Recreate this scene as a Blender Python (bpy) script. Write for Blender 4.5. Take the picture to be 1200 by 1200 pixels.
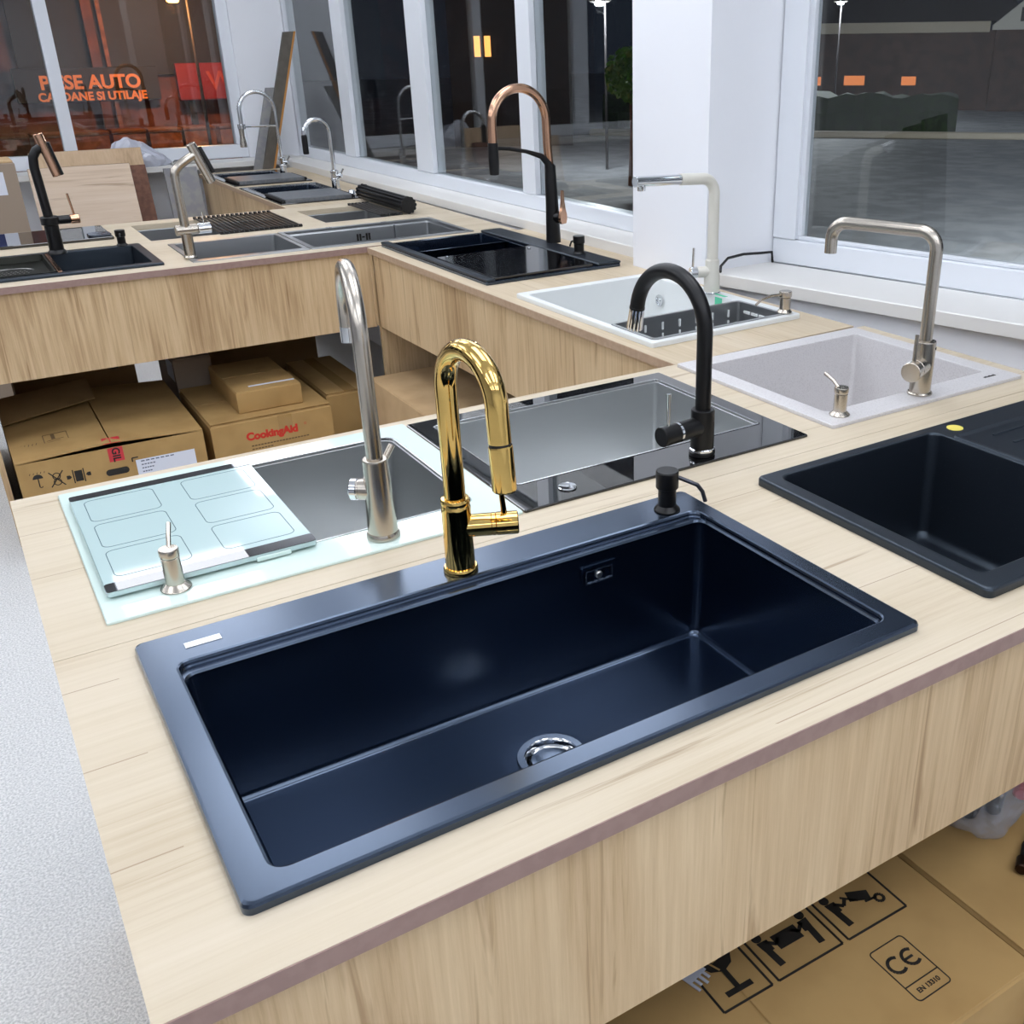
import bpy, bmesh, math, random
from mathutils import Vector, Matrix, Euler
for _o in list(bpy.data.objects): bpy.data.objects.remove(_o, do_unlink=True)
SC = bpy.context.scene
COL = SC.collection
random.seed(7)
PI = math.pi
T = 0.9                      # worktop height above the floor (metres)

# ------------------------------------------------------------------ camera
cam_d = bpy.data.cameras.new('camera'); cam = bpy.data.objects.new('camera', cam_d); COL.objects.link(cam)
YAW, PIT, ROL, FPX, CX = math.radians(32.93669), math.radians(24.83174), math.radians(0.63954), 1187.54, 122.71
_f = Vector((math.sin(YAW)*math.cos(PIT), math.cos(YAW)*math.cos(PIT), -math.sin(PIT)))
_r = _f.cross(Vector((0, 0, 1))).normalized(); _d = _f.cross(_r)
_c, _s = math.cos(ROL), math.sin(ROL)
_r2 = _c*_r + _s*_d; _d2 = -_s*_r + _c*_d
cam.matrix_world = Matrix(((_r2.x, -_d2.x, -_f.x, 0), (_r2.y, -_d2.y, -_f.y, 0), (_r2.z, -_d2.z, -_f.z, T+0.69), (0, 0, 0, 1)))
cam_d.sensor_fit = 'HORIZONTAL'; cam_d.sensor_width = 36.0; cam_d.lens = FPX/1200*36.0
cam_d.shift_x = -CX/1200.0; cam_d.shift_y = 0.0
cam_d.clip_start = 0.02; cam_d.clip_end = 200
SC.camera = cam

# ------------------------------------------------------------------ world, view, light levels
W = bpy.data.worlds.new('night'); SC.world = W; W.use_nodes = True
W.node_tree.nodes['Background'].inputs[0].default_value = (0.010, 0.013, 0.020, 1)
W.node_tree.nodes['Background'].inputs[1].default_value = 1.0
SC.view_settings.view_transform = 'Standard'; SC.view_settings.look = 'None'
SC.view_settings.exposure = 0.0; SC.view_settings.gamma = 1.0
SC.view_settings.use_curve_mapping = False
LED = 4.35                   # radiance of the pendant LED panels
LEDC = (.95, .985, 1.055)    # their cool white
CEIL = 2.0                   # ceiling above the worktop

# ------------------------------------------------------------------ materials
def lin(h):
    v = [int(h[i:i+2], 16)/255 for i in (0, 2, 4)]
    return tuple(c/12.92 if c <= .04045 else ((c+.055)/1.055)**2.4 for c in v)
def mk(name):
    m = bpy.data.materials.new(name); m.use_nodes = True
    return m, m.node_tree, m.node_tree.nodes['Principled BSDF']
def pm(name, hexc, rough=.5, metal=0., spec=.5, coat=0., bump=None, speck=None, tint=None, coatr=.04):
    m, nt, b = mk(name)
    c = lin(hexc)
    b.inputs['Base Color'].default_value = (*c, 1); b.inputs['Roughness'].default_value = rough
    b.inputs['Metallic'].default_value = metal; b.inputs['Specular IOR Level'].default_value = spec
    if tint: b.inputs['Specular Tint'].default_value = (*tint, 1)
    b.inputs['Coat Weight'].default_value = coat; b.inputs['Coat Roughness'].default_value = coatr
    if coat and tint: b.inputs['Coat Tint'].default_value = (*tint, 1)
    N = nt.nodes; L = nt.links
    if speck or bump:
        tc = N.new('ShaderNodeTexCoord')
    if speck:                # (scale, second colour, low, high)
        n = N.new('ShaderNodeTexNoise'); n.inputs['Scale'].default_value = speck[0]; n.inputs['Detail'].default_value = 3
        r = N.new('ShaderNodeValToRGB'); r.color_ramp.elements[0].position = speck[2]; r.color_ramp.elements[1].position = speck[3]
        r.color_ramp.elements[0].color = (*c, 1); r.color_ramp.elements[1].color = (*lin(speck[1]), 1)
        L.new(tc.outputs['Object'], n.inputs['Vector']); L.new(n.outputs['Fac'], r.inputs['Fac']); L.new(r.outputs['Color'], b.inputs['Base Color'])
    if bump:                 # (scale, strength, distance)
        n = N.new('ShaderNodeTexNoise'); n.inputs['Scale'].default_value = bump[0]; n.inputs['Detail'].default_value = 4
        u = N.new('ShaderNodeBump'); u.inputs['Strength'].default_value = bump[1]; u.inputs['Distance'].default_value = bump[2]
        L.new(tc.outputs['Object'], n.inputs['Vector']); L.new(n.outputs['Fac'], u.inputs['Height']); L.new(u.outputs['Normal'], b.inputs['Normal'])
    return m
def wood(name, axis, light, mid, dark, plank=.16, knots=True, rough=.5, contrast=1.0, bigs=6.5, crack=0.):
    """laminate oak: streaks stretched along one object axis (0 x, 1 y, 2 z), planks across it"""
    m, nt, b = mk(name); N = nt.nodes; L = nt.links
    tc = N.new('ShaderNodeTexCoord')
    def mapped(along, across, off=0.):
        mp = N.new('ShaderNodeMapping'); s = [across]*3; s[axis] = along
        mp.inputs['Scale'].default_value = s; mp.inputs['Location'].default_value = (off, off*1.7, off*.6)
        L.new(tc.outputs['Object'], mp.inputs['Vector']); return mp
    def noise(mp, detail, distort=0., rough_=.6):
        n = N.new('ShaderNodeTexNoise'); n.inputs['Scale'].default_value = 1.0; n.inputs['Detail'].default_value = detail
        n.inputs['Distortion'].default_value = distort; n.inputs['Roughness'].default_value = rough_
        L.new(mp.outputs['Vector'], n.inputs['Vector']); return n
    big = noise(mapped(.9, bigs), 3, .4)
    fine = noise(mapped(3.0, 95, 3.), 5, .2, .7)
    mix = N.new('ShaderNodeMath'); mix.operation = 'MULTIPLY_ADD'; mix.inputs[1].default_value = .55; 
    L.new(big.outputs['Fac'], mix.inputs[0])
    half = N.new('ShaderNodeMath'); half.operation = 'MULTIPLY'; half.inputs[1].default_value = .45
    L.new(fine.outputs['Fac'], half.inputs[0]); L.new(half.outputs[0], mix.inputs[2])
    r = N.new('ShaderNodeValToRGB'); e = r.color_ramp.elements
    w = .17/contrast
    e[0].position = .5-w; e[0].color = (*lin(dark), 1); e[1].position = .5+w; e[1].color = (*lin(light), 1)
    k = e.new(.48); k.color = (*lin(mid), 1)
    L.new(mix.outputs[0], r.inputs['Fac'])
    # sparse dark cracks running with the grain
    crk = noise(mapped(1.6, 38, 9.), 4, .8)
    cr = N.new('ShaderNodeValToRGB'); cr.color_ramp.elements[0].position = .27+crack; cr.color_ramp.elements[1].position = .36+crack
    cr.color_ramp.elements[0].color = (.60, .52, .45, 1); cr.color_ramp.elements[1].color = (1, 1, 1, 1)
    L.new(crk.outputs['Fac'], cr.inputs['Fac'])
    mu = N.new('ShaderNodeMix'); mu.data_type = 'RGBA'; mu.blend_type = 'MULTIPLY'; mu.inputs[0].default_value = .8 if knots else .3
    L.new(r.outputs['Color'], mu.inputs[6]); L.new(cr.outputs['Color'], mu.inputs[7])
    out = mu.outputs[2]
    if plank:                # printed plank joints: thin darker lines across the grain direction, plus a tone per plank
        sp = N.new('ShaderNodeSeparateXYZ'); L.new(tc.outputs['Object'], sp.inputs[0])
        other = {0: 1, 1: 0, 2: 0}[axis]
        dv = N.new('ShaderNodeMath'); dv.operation = 'DIVIDE'; dv.inputs[1].default_value = plank; L.new(sp.outputs[other], dv.inputs[0])
        fr = N.new('ShaderNodeMath'); fr.operation = 'FRACT'; L.new(dv.outputs[0], fr.inputs[0])
        lt = N.new('ShaderNodeMath'); lt.operation = 'LESS_THAN'; lt.inputs[1].default_value = .0016/plank; L.new(fr.outputs[0], lt.inputs[0])
        gate = noise(mapped(1.1, 3, 5.), 0); gt = N.new('ShaderNodeMath'); gt.operation = 'GREATER_THAN'; gt.inputs[1].default_value = .47
        L.new(gate.outputs['Fac'], gt.inputs[0])
        ml = N.new('ShaderNodeMath'); ml.operation = 'MULTIPLY'; L.new(lt.outputs[0], ml.inputs[0]); L.new(gt.outputs[0], ml.inputs[1])
        m8 = N.new('ShaderNodeMath'); m8.operation = 'MULTIPLY'; m8.inputs[1].default_value = .65; L.new(ml.outputs[0], m8.inputs[0])
        m2 = N.new('ShaderNodeMix'); m2.data_type = 'RGBA'; L.new(m8.outputs[0], m2.inputs[0]); L.new(out, m2.inputs[6]); m2.inputs[7].default_value = (*lin('8a6f58'), 1)
        out = m2.outputs[2]
    L.new(out, b.inputs['Base Color'])
    b.inputs['Roughness'].default_value = rough; b.inputs['Specular IOR Level'].default_value = .35
    u = N.new('ShaderNodeBump'); u.inputs['Strength'].default_value = .12; u.inputs['Distance'].default_value = .0006
    L.new(fine.outputs['Fac'], u.inputs['Height']); L.new(u.outputs['Normal'], b.inputs['Normal'])
    return m
def brushed(name, hexc, rough, axis=0, aniso=0.):
    m, nt, b = mk(name); N = nt.nodes; L = nt.links
    b.inputs['Base Color'].default_value = (*lin(hexc), 1); b.inputs['Metallic'].default_value = 1
    tc = N.new('ShaderNodeTexCoord'); mp = N.new('ShaderNodeMapping'); s = [260]*3; s[axis] = 3; mp.inputs['Scale'].default_value = s
    n = N.new('ShaderNodeTexNoise'); n.inputs['Scale'].default_value = 1; n.inputs['Detail'].default_value = 2
    L.new(tc.outputs['Object'], mp.inputs[0]); L.new(mp.outputs[0], n.inputs['Vector'])
    r = N.new('ShaderNodeMapRange'); r.inputs[3].default_value = rough*.8; r.inputs[4].default_value = rough*1.25
    L.new(n.outputs['Fac'], r.inputs[0]); L.new(r.outputs[0], b.inputs['Roughness'])
    u = N.new('ShaderNodeBump'); u.inputs['Strength'].default_value = .06; u.inputs['Distance'].default_value = .0003
    L.new(n.outputs['Fac'], u.inputs['Height']); L.new(u.outputs['Normal'], b.inputs['Normal'])
    if aniso:
        b.inputs['Anisotropic'].default_value = aniso; tg = N.new('ShaderNodeTangent'); tg.direction_type = 'RADIAL'; tg.axis = 'Z'; L.new(tg.outputs[0], b.inputs['Tangent'])
    return m
def pane_glass(name, tint, ior):
    m, nt, b = mk(name); N = nt.nodes; L = nt.links; N.remove(b)
    o = N['Material Output']; t = N.new('ShaderNodeBsdfTransparent'); t.inputs[0].default_value = (*tint, 1)
    g = N.new('ShaderNodeBsdfGlossy'); g.inputs['Roughness'].default_value = .0
    f = N.new('ShaderNodeFresnel'); ge = N.new('ShaderNodeNewGeometry'); mr = N.new('ShaderNodeMapRange'); mr.inputs[3].default_value = ior; mr.inputs[4].default_value = 1/ior
    L.new(ge.outputs['Backfacing'], mr.inputs[0]); L.new(mr.outputs[0], f.inputs[0])   # the same reflectance on both faces of the thin pane
    x = N.new('ShaderNodeMixShader'); L.new(f.outputs[0], x.inputs[0]); L.new(t.outputs[0], x.inputs[1]); L.new(g.outputs[0], x.inputs[2])
    L.new(x.outputs[0], o.inputs[0]); return m
def emit(name, col, s):
    m, nt, b = mk(name); b.inputs['Base Color'].default_value = (*col, 1); b.inputs['Emission Color'].default_value = (*col, 1); b.inputs['Emission Strength'].default_value = s
    return m

M = {}
M['top_x'] = wood('laminate oak, grain along x', 0, 'd3c6b1', 'cabca4', 'bbaa8f', plank=.17)
M['top_y'] = wood('laminate oak, grain along y', 1, 'd1c3ac', 'c7b69b', 'b7a586', plank=.15)
M['panel_x'] = wood('upright oak panel', 2, 'dcc39d', 'c9ad86', 'a98b66', plank=0, contrast=1.2, bigs=4.6, crack=.05)
M['edge'] = pm('brown edge band', '9a7f76', .55, bump=(80, .2, .0004), speck=(60, '937870', .4, .6))
M['edge_light'] = pm('tan edge band', 'b79c82', .55, speck=(60, 'b0957b', .4, .6))
M['board_pale'] = wood('pale oak board', 0, 'e6d3bf', 'dcc6ae', 'c9b095', plank=0)
M['board_back'] = wood('tan oak board', 2, 'dfc3a1', 'd3b591', 'bb9c7a', plank=0)
M['board_brown'] = pm('brown board', '7d5440', .6, speck=(40, '6a4535', .4, .6))
M['black_sink'] = pm('blue black satin quartz', '02050b', .23, spec=1.0, tint=(.58, .76, 1.0), coat=1.0, coatr=.20)
M['black_granite'] = pm('black granite', '10141b', .38, spec=.8, bump=(500, .25, .0005), speck=(420, '2a2d35', .62, .72), tint=(.68, .84, 1.0))
M['beige_granite'] = pm('beige granite', 'd3d0d0', .40, bump=(300, .06, .0004), speck=(300, 'c2bebe', .48, .74), coat=.3, coatr=.2)
M['white_quartz'] = pm('white quartz', 'e2e5e4', .35, bump=(500, .05, .0003))
M['black_glass'] = pm('black glass', '060608', 0., spec=.75, coat=.6, coatr=0.)
M['black_board'] = pm('black glass board', '040406', .085, spec=.9)
M['mint_glass'] = pm('mint glass', 'dcefe8', .06, spec=.6, coat=.6)
M['mint_board'] = pm('pale mint board glass', 'b9d1d0', .05, spec=.6, coat=.6)
M['mint_print'] = pm('etched line on glass', '5f7377', .2)
M['steel'] = brushed('brushed steel', 'b9b8b4', .30, 0)
M['steel_bowl'] = brushed('brushed steel bowl', 'd6d8d8', .36, 0, .65)
M['steel_dark'] = brushed('darker brushed steel', 'a6a8a9', .36, 0, .4)
M['bowl_lip'] = pm('bright steel lip', 'd8d9da', .22, 1)
M['nickel'] = brushed('brushed nickel', 'c0b8ac', .24, 2)
M['chrome'] = pm('chrome', 'e0e2e4', .05, 1)
M['gold'] = pm('polished gold', 'dfba6e', .055, 1)
M['copper'] = pm('rose copper', 'cda184', .18, 1)
M['matte_black'] = pm('matte black metal', '070709', .36, spec=.4)
M['dark_rubber'] = pm('black rubber', '101012', .6)
M['cream_tap'] = pm('cream granite tap', 'd9d6cb', .4, bump=(500, .05, .0003))
M['silver_label'] = pm('silver label', 'd8dade', .3, .6)
M['yellow'] = pm('yellow sticker', 'e2d264', .5)
M['green_tape'] = pm('green sticker', '58c79c', .5)
M['white_paint'] = pm('white wall paint', 'eef0f5', .7, bump=(60, .05, .0006))
M['pvc'] = pm('white window frame', 'e3e7ed', .35)
M['sill'] = pm('white sill', 'e4e2de', .4)
M['grey_wall'] = pm('pale grey wall', 'd9dbe2', .75, bump=(60, .05, .0006))
M['ceiling'] = pm('white ceiling', 'd6d8dc', .8, bump=(30, .05, .001))
M['carpet'] = pm('grey carpet', 'f0f0ef', .95, spec=.1, bump=(260, .9, .004), speck=(190, 'c6c7c7', .36, .66))
M['card'] = pm('brown cardboard', 'b3925f', .75, spec=.2, bump=(40, .12, .001), speck=(9, 'a98857', .4, .65))
M['card_dark'] = pm('dull cardboard', '9b7d55', .75, spec=.2, bump=(40, .12, .001), speck=(9, '8f724c', .4, .65))
M['card_pale'] = pm('pale cardboard', 'c8aa82', .75, spec=.2, bump=(40, .1, .001), speck=(9, 'bd9f78', .4, .65))
M['card_grey'] = pm('grey brown cardboard', '9c8c7c', .75, spec=.2, bump=(40, .1, .001))
M['ink'] = pm('black ink', '1b1712', .7)
M['ink_faint'] = pm('faint ink', '6b5436', .8)
M['ink_red'] = pm('red ink', 'c9321f', .7)
M['red_tape'] = pm('red tape', 'c8323a', .4)
M['paper'] = pm('white paper', 'd9dde8', .6)
M['navy'] = pm('navy print', '2a3566', .6)
M['tape'] = pm('brown packing tape', 'a5834f', .25, spec=.6)
M['grey_plank'] = pm('grey laminate plank', '93928f', .5, speck=(20, '86858a', .4, .6))
M['taupe_plank'] = pm('taupe laminate plank', '5b554c', .5, speck=(20, '524c44', .4, .6))
M['orange_edge'] = pm('raw orange edge', 'b9803f', .6)
M['slate'] = pm('grey slate board', '6d7072', .38, speck=(60, '60646a', .4, .6))
M['slab'] = pm('black sample slab', '08080a', .35)
M['asphalt'] = pm('frosty asphalt', '8c8e92', .7, bump=(90, .4, .004), speck=(3, '77797e', .4, .6))
M['brick'] = pm('brick red facade', '7c4634', .8, speck=(4, '5f3527', .4, .6))
M['brick_dark'] = pm('dark brown brick', '4b382f', .8, speck=(4, '3c2c25', .4, .6))
M['dark_stone'] = pm('dark shutter', '26211f', .7)
M['crate'] = pm('orange brown crate', '9a6244', .8, speck=(10, '7c4c34', .4, .6))
M['plaster'] = pm('pale plaster', 'a59c8c', .8)
M['roof'] = pm('dark roof', '1e1a1c', .8)
M['leaf'] = pm('leaf green', '6f9a3e', .6)
M['hedge'] = pm('hedge green', '243818', .8, speck=(12, '16240f', .4, .6))
M['white_car'] = pm('white car paint', 'd5d9dc', .2, coat=.6)
M['tyre'] = pm('tyre', '0c0c0d', .8)
M['sign_orange'] = emit('lit orange letters', lin('d97838'), .50)
M['sign_red'] = emit('lit red board', lin('8d1d1d'), .05)
M['sign_dim'] = emit('dim orange letter', lin('b8421f'), .16)
M['lamp_warm'] = emit('lit warm window', (1.0, .42, .10), 2.2)
M['lamp_sodium'] = emit('sodium lamp', (1.0, .45, .12), 9)
M['lamp_white'] = emit('street lamp lens', (.85, .95, 1.0), 9)
M['led'] = emit('LED diffuser', LEDC, LED)
M['glass'] = pane_glass('window glass', (.90, .92, .92), 1.62)
m_, nt_, b_ = mk('clear plastic'); b_.inputs['Base Color'].default_value = (.55, .58, .64, 1); b_.inputs['Roughness'].default_value = .07
b_.inputs['Alpha'].default_value = .30; b_.inputs['Coat Weight'].default_value = .5; M['plastic'] = m_
M['red_part'] = pm('red plastic', 'c51f1f', .35)
M['hazy_plastic'] = pm('hazy white plastic', 'c3c6d2', .25, coat=.4)

# ------------------------------------------------------------------ mesh helpers
def obj(name, bm, mat, parent=None, sharp=32, loc=None, rz=0, label=None, kind=None, crisp=None):
    bmesh.ops.recalc_face_normals(bm, faces=bm.faces[:])
    me = bpy.data.meshes.new(name); bm.to_mesh(me); bm.free()
    me.polygons.foreach_set('use_smooth', [True]*len(me.polygons)); me.set_sharp_from_angle(angle=math.radians(sharp))
    if crisp is not None:               # keep the flat rim truly flat
        for e in me.edges:
            if all(abs(me.vertices[i].co.z-crisp) < 1e-5 for i in e.vertices): e.use_edge_sharp = True
    me.materials.append(M[mat] if isinstance(mat, str) else mat)
    o = bpy.data.objects.new(name, me); COL.objects.link(o)
    if len(me.polygons) < 6000:
        wn = o.modifiers.new('weighted_normals', 'WEIGHTED_NORMAL'); wn.keep_sharp = True; wn.weight = 80
    if parent: o.parent = parent
    if loc: o.location = loc
    if rz: o.rotation_euler = (0, 0, rz)
    if label: o['label'] = label
    if kind: o['kind'] = kind
    return o
def tag(o, label, cat, group=None):
    o['label'] = label; o['category'] = cat
    if group: o['group'] = group
    return o
def thing(name, label, cat, loc=(0, 0, 0), rz=0., group=None):
    o = bpy.data.objects.new(name, None); COL.objects.link(o); o.empty_display_size = .05
    o.location = loc; o.rotation_euler = (0, 0, rz); return tag(o, label, cat, group)
def struct(name, bm, mat, parent=None, **k):
    o = obj(name, bm, mat, parent, **k)
    if not parent: o['kind'] = 'structure'
    return o
def struct_root(name, loc=(0, 0, 0), rz=0.):
    o = bpy.data.objects.new(name, None); COL.objects.link(o); o.location = loc; o.rotation_euler = (0, 0, rz); o['kind'] = 'structure'; return o
def BM(): return bmesh.new()
def ring_faces(bm, A, B):
    n = len(A)
    for i in range(n):
        try: bm.faces.new((A[i], A[(i+1) % n], B[(i+1) % n], B[i]))
        except ValueError: pass
def loft(bm, loops, cap0=True, cap1=True):
    R = [[bm.verts.new(p) for p in l] for l in loops]
    for a, b in zip(R, R[1:]): ring_faces(bm, a, b)
    if cap0: bm.faces.new(R[0][::-1])
    if cap1: bm.faces.new(R[-1])
    return bm
def box(bm, x0, x1, y0, y1, z0, z1, b=0.):
    if b <= 0:
        v = [bm.verts.new(p) for p in ((x0,y0,z0),(x1,y0,z0),(x1,y1,z0),(x0,y1,z0),(x0,y0,z1),(x1,y0,z1),(x1,y1,z1),(x0,y1,z1))]
        for f in ((0,3,2,1),(4,5,6,7),(0,1,5,4),(1,2,6,5),(2,3,7,6),(3,0,4,7)): bm.faces.new([v[i] for i in f])
    else:
        L = []
        for ins, z in ((b, z0), (0, z0+b), (0, z1-b), (b, z1)):
            L.append([(x0+ins,y0+ins,z),(x1-ins,y0+ins,z),(x1-ins,y1-ins,z),(x0+ins,y1-ins,z)])
        loft(bm, L)
    return bm
def rr(rect, r, z, n=6):
    x0, x1, y0, y1 = rect; r = max(1e-4, min(r, (x1-x0)/2-1e-4, (y1-y0)/2-1e-4)); P = []
    for k, (cx, cy) in enumerate(((x1-r,y1-r),(x0+r,y1-r),(x0+r,y0+r),(x1-r,y0+r))):
        for i in range(n+1):
            a = (k+i/n)*PI/2; P.append((cx+r*math.cos(a), cy+r*math.sin(a), z))
    return P
def circ(cx, cy, r, z, n): return [(cx+r*math.cos(2*PI*(i+.5)/n), cy+r*math.sin(2*PI*(i+.5)/n), z) for i in range(n)]
def ins(rect, d): return (rect[0]+d, rect[1]-d, rect[2]+d, rect[3]-d)
def lathe(bm, prof, n=28, c=(0, 0), cap0=True, cap1=True):
    return loft(bm, [[(c[0]+r*math.cos(2*PI*i/n), c[1]+r*math.sin(2*PI*i/n), z) for i in range(n)] for r, z in prof], cap0, cap1)
def tube(bm, pts, rad, n=16, caps=True):
    P = [Vector(p) for p in pts]; R = rad if isinstance(rad, (list, tuple)) else [rad]*len(P)
    t0 = (P[1]-P[0]).normalized(); u = t0.orthogonal().normalized(); loops = []; prev = t0
    for i, p in enumerate(P):
        t = (P[min(i+1, len(P)-1)]-P[max(i-1, 0)]).normalized()
        q = prev.rotation_difference(t); u = (q @ u).normalized(); prev = t; v = t.cross(u)
        loops.append([p+R[i]*(math.cos(2*PI*k/n)*u+math.sin(2*PI*k/n)*v) for k in range(n)])
    return loft(bm, loops, caps, caps)
def cyl(bm, a, b, r, n=20, bev=0.):
    a, b = Vector(a), Vector(b); d = (b-a).normalized()
    if bev: return tube(bm, [a, a+d*1e-5, a+d*bev, b-d*bev, b-d*1e-5, b], [r-bev, r-bev, r, r, r-bev, r-bev], n)
    return tube(bm, [a, b], r, n)
def arc(c, r, a0, a1, n, ex=Vector((1, 0, 0)), ez=Vector((0, 0, 1))):
    c = Vector(c); return [c+r*(math.cos(math.radians(a0+(a1-a0)*i/n))*ex+math.sin(math.radians(a0+(a1-a0)*i/n))*ez) for i in range(n+1)]
def slab_holes(bm, rect, holes, z0, z1):
    xs = sorted({rect[0], rect[1], *[h[0] for h in holes], *[h[1] for h in holes]}); ys = sorted({rect[2], rect[3], *[h[2] for h in holes], *[h[3] for h in holes]})
    xs = [x for x in xs if rect[0] <= x <= rect[1]]; ys = [y for y in ys if rect[2] <= y <= rect[3]]
    V = {}
    def v(i, j, z):
        k = (i, j, z)
        if k not in V: V[k] = bm.verts.new((xs[i], ys[j], z))
        return V[k]
    def solid(i, j):
        if not (0 <= i < len(xs)-1 and 0 <= j < len(ys)-1): return False
        cx, cy = (xs[i]+xs[i+1])/2, (ys[j]+ys[j+1])/2
        return not any(h[0] < cx < h[1] and h[2] < cy < h[3] for h in holes)
    for i in range(len(xs)-1):
        for j in range(len(ys)-1):
            if not solid(i, j): continue
            bm.faces.new((v(i,j,z1), v(i+1,j,z1), v(i+1,j+1,z1), v(i,j+1,z1))); bm.faces.new((v(i,j,z0), v(i,j+1,z0), v(i+1,j+1,z0), v(i+1,j,z0)))
            for di, dj, a, b in ((-1,0,(i,j+1),(i,j)),(1,0,(i+1,j),(i+1,j+1)),(0,-1,(i,j),(i+1,j)),(0,1,(i+1,j+1),(i,j+1))):
                if not solid(i+di, j+dj): bm.faces.new((v(*a,z0), v(*b,z0), v(*b,z1), v(*a,z1)))
    return bm
def text_bm(body, size, ext=.0004, bold=0., align='CENTER'):
    cu = bpy.data.curves.new('t', 'FONT'); cu.body = body; cu.size = size; cu.extrude = ext; cu.offset = bold; cu.align_x = align; cu.align_y = 'CENTER'
    o = bpy.data.objects.new('t', cu); COL.objects.link(o); dg = bpy.context.evaluated_depsgraph_get(); dg.update()
    me = bpy.data.meshes.new_from_object(o.evaluated_get(dg)); bpy.data.objects.remove(o, do_unlink=True)
    bm = BM(); bm.from_mesh(me); bpy.data.meshes.remove(me); return bm
def xf(bm, mat): bmesh.ops.transform(bm, matrix=mat, verts=bm.verts[:]); return bm
class Ink:
    """flat print: thin raised shapes in the xy plane"""
    def __init__(s, h=.0005): s.bm = BM(); s.h = h
    def poly(s, pts):
        a = [s.bm.verts.new((x, y, 0)) for x, y in pts]; b = [s.bm.verts.new((x, y, s.h)) for x, y in pts]
        ring_faces(s.bm, a, b); s.bm.faces.new(b); s.bm.faces.new(a[::-1]); return s
    def line(s, p, q, w):
        p, q = Vector(p), Vector(q); d = (q-p).normalized(); n = Vector((-d.y, d.x))*w/2
        return s.poly([tuple(p-n), tuple(q-n), tuple(q+n), tuple(p+n)])
    def path(s, pts, w, close=False):
        for a, b in zip(pts, pts[1:]+(pts[:1] if close else [])):
            if a != b: s.line(a, b, w)
        return s
    def disc(s, c, r, n=16, a0=0, a1=360): return s.poly([(c[0]+r*math.cos(math.radians(a0+(a1-a0)*i/n)), c[1]+r*math.sin(math.radians(a0+(a1-a0)*i/n))) for i in range(n+(a1-a0 != 360))])
    def arc(s, c, r, w, a0, a1, n=14): return s.path([(c[0]+r*math.cos(math.radians(a0+(a1-a0)*i/n)), c[1]+r*math.sin(math.radians(a0+(a1-a0)*i/n))) for i in range(n+1)], w)
    def rect(s, x0, x1, y0, y1): return s.poly([(x0,y0),(x1,y0),(x1,y1),(x0,y1)])
    def frame(s, x0, x1, y0, y1, w): return s.path([(x0,y0),(x1,y0),(x1,y1),(x0,y1)], w, True)

# ------------------------------------------------------------------ local frames of the two oblique runs
OX, OY, AR = 1.377, 1.866, math.radians(1.25)          # wall run: u across (towards the window), v along (away from the camera)
def RL(x, y):                                         # world -> run frame
    dx, dy = x-OX, y-OY; c, s = math.cos(AR), math.sin(AR); return (dx*c+dy*s, -dx*s+dy*c)
def RW(u, v, z=T): c, s = math.cos(AR), math.sin(AR); return (OX+u*c-v*s, OY+u*s+v*c, z)
WX, WY, AW = 2.238, 2.510, math.atan2(-.971, .239)     # right window wall: s along it towards the camera, t outwards

# ================================================================== LARGE STRUCTURE
struct('floor', box(BM(), -6.1, 3.3, -3.2, 7.2, -.05, 0), 'carpet')
struct('ceiling', box(BM(), -6.1, 3.3, -3.3, 7.3, T+CEIL, T+CEIL+.1), 'ceiling')
struct('wall_left', box(BM(), -6.1, -6.0, -3.3, 7.2, 0, T+CEIL), 'grey_wall')
struct('wall_back', box(BM(), -6.0, 3.4, -3.3, -3.2, 0, T+CEIL), 'white_paint')
# far wall: low wall, window band, pier to the corner
FY = 7.057
struct('wall_far', box(BM(), -6.0, 2.3, FY, FY+.2, 0, T+.018), 'white_paint')
struct('wall_far_lintel', box(BM(), -6.0, 2.3, FY, FY+.2, T+1.55, T+CEIL), 'white_paint')
struct('wall_far_pier', box(BM(), 1.79, 2.112, FY, FY+.2, T+.018, T+1.55, .002), 'white_paint')
struct('trim_1', box(BM(), -6.0, 2.06, FY-.22, FY-.001, T+.012, T+.046, .003), 'sill')
w2 = struct_root('window_2', (0, FY+.03, T))
obj('window_frame', box(box(BM(), -6.0, 1.79, 0, .07, .046, .125, .004), -6.0, 1.79, 0, .07, 1.47, 1.55, .004), 'pvc', w2)
for x0, x1 in ((1.725, 1.79), (.735, .803), (-.17, -.04), (-1.12, -1.05), (-2.1, -1.97), (-3.05, -2.98), (-4.0, -3.9), (-5.0, -4.93)):
    obj('mullion', box(BM(), x0, x1, -.004, .066, .125, 1.47, .004), 'pvc', w2)
for x0, x1 in ((.803, 1.725), (-.04, .735), (-1.05, -.17), (-1.97, -1.12), (-2.98, -2.1), (-3.9, -3.05), (-4.93, -4.0), (-6.0, -5.0)):
    obj('pane', box(BM(), x0, x1, .03, .034, .125, 1.47), 'glass', w2)
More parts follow.
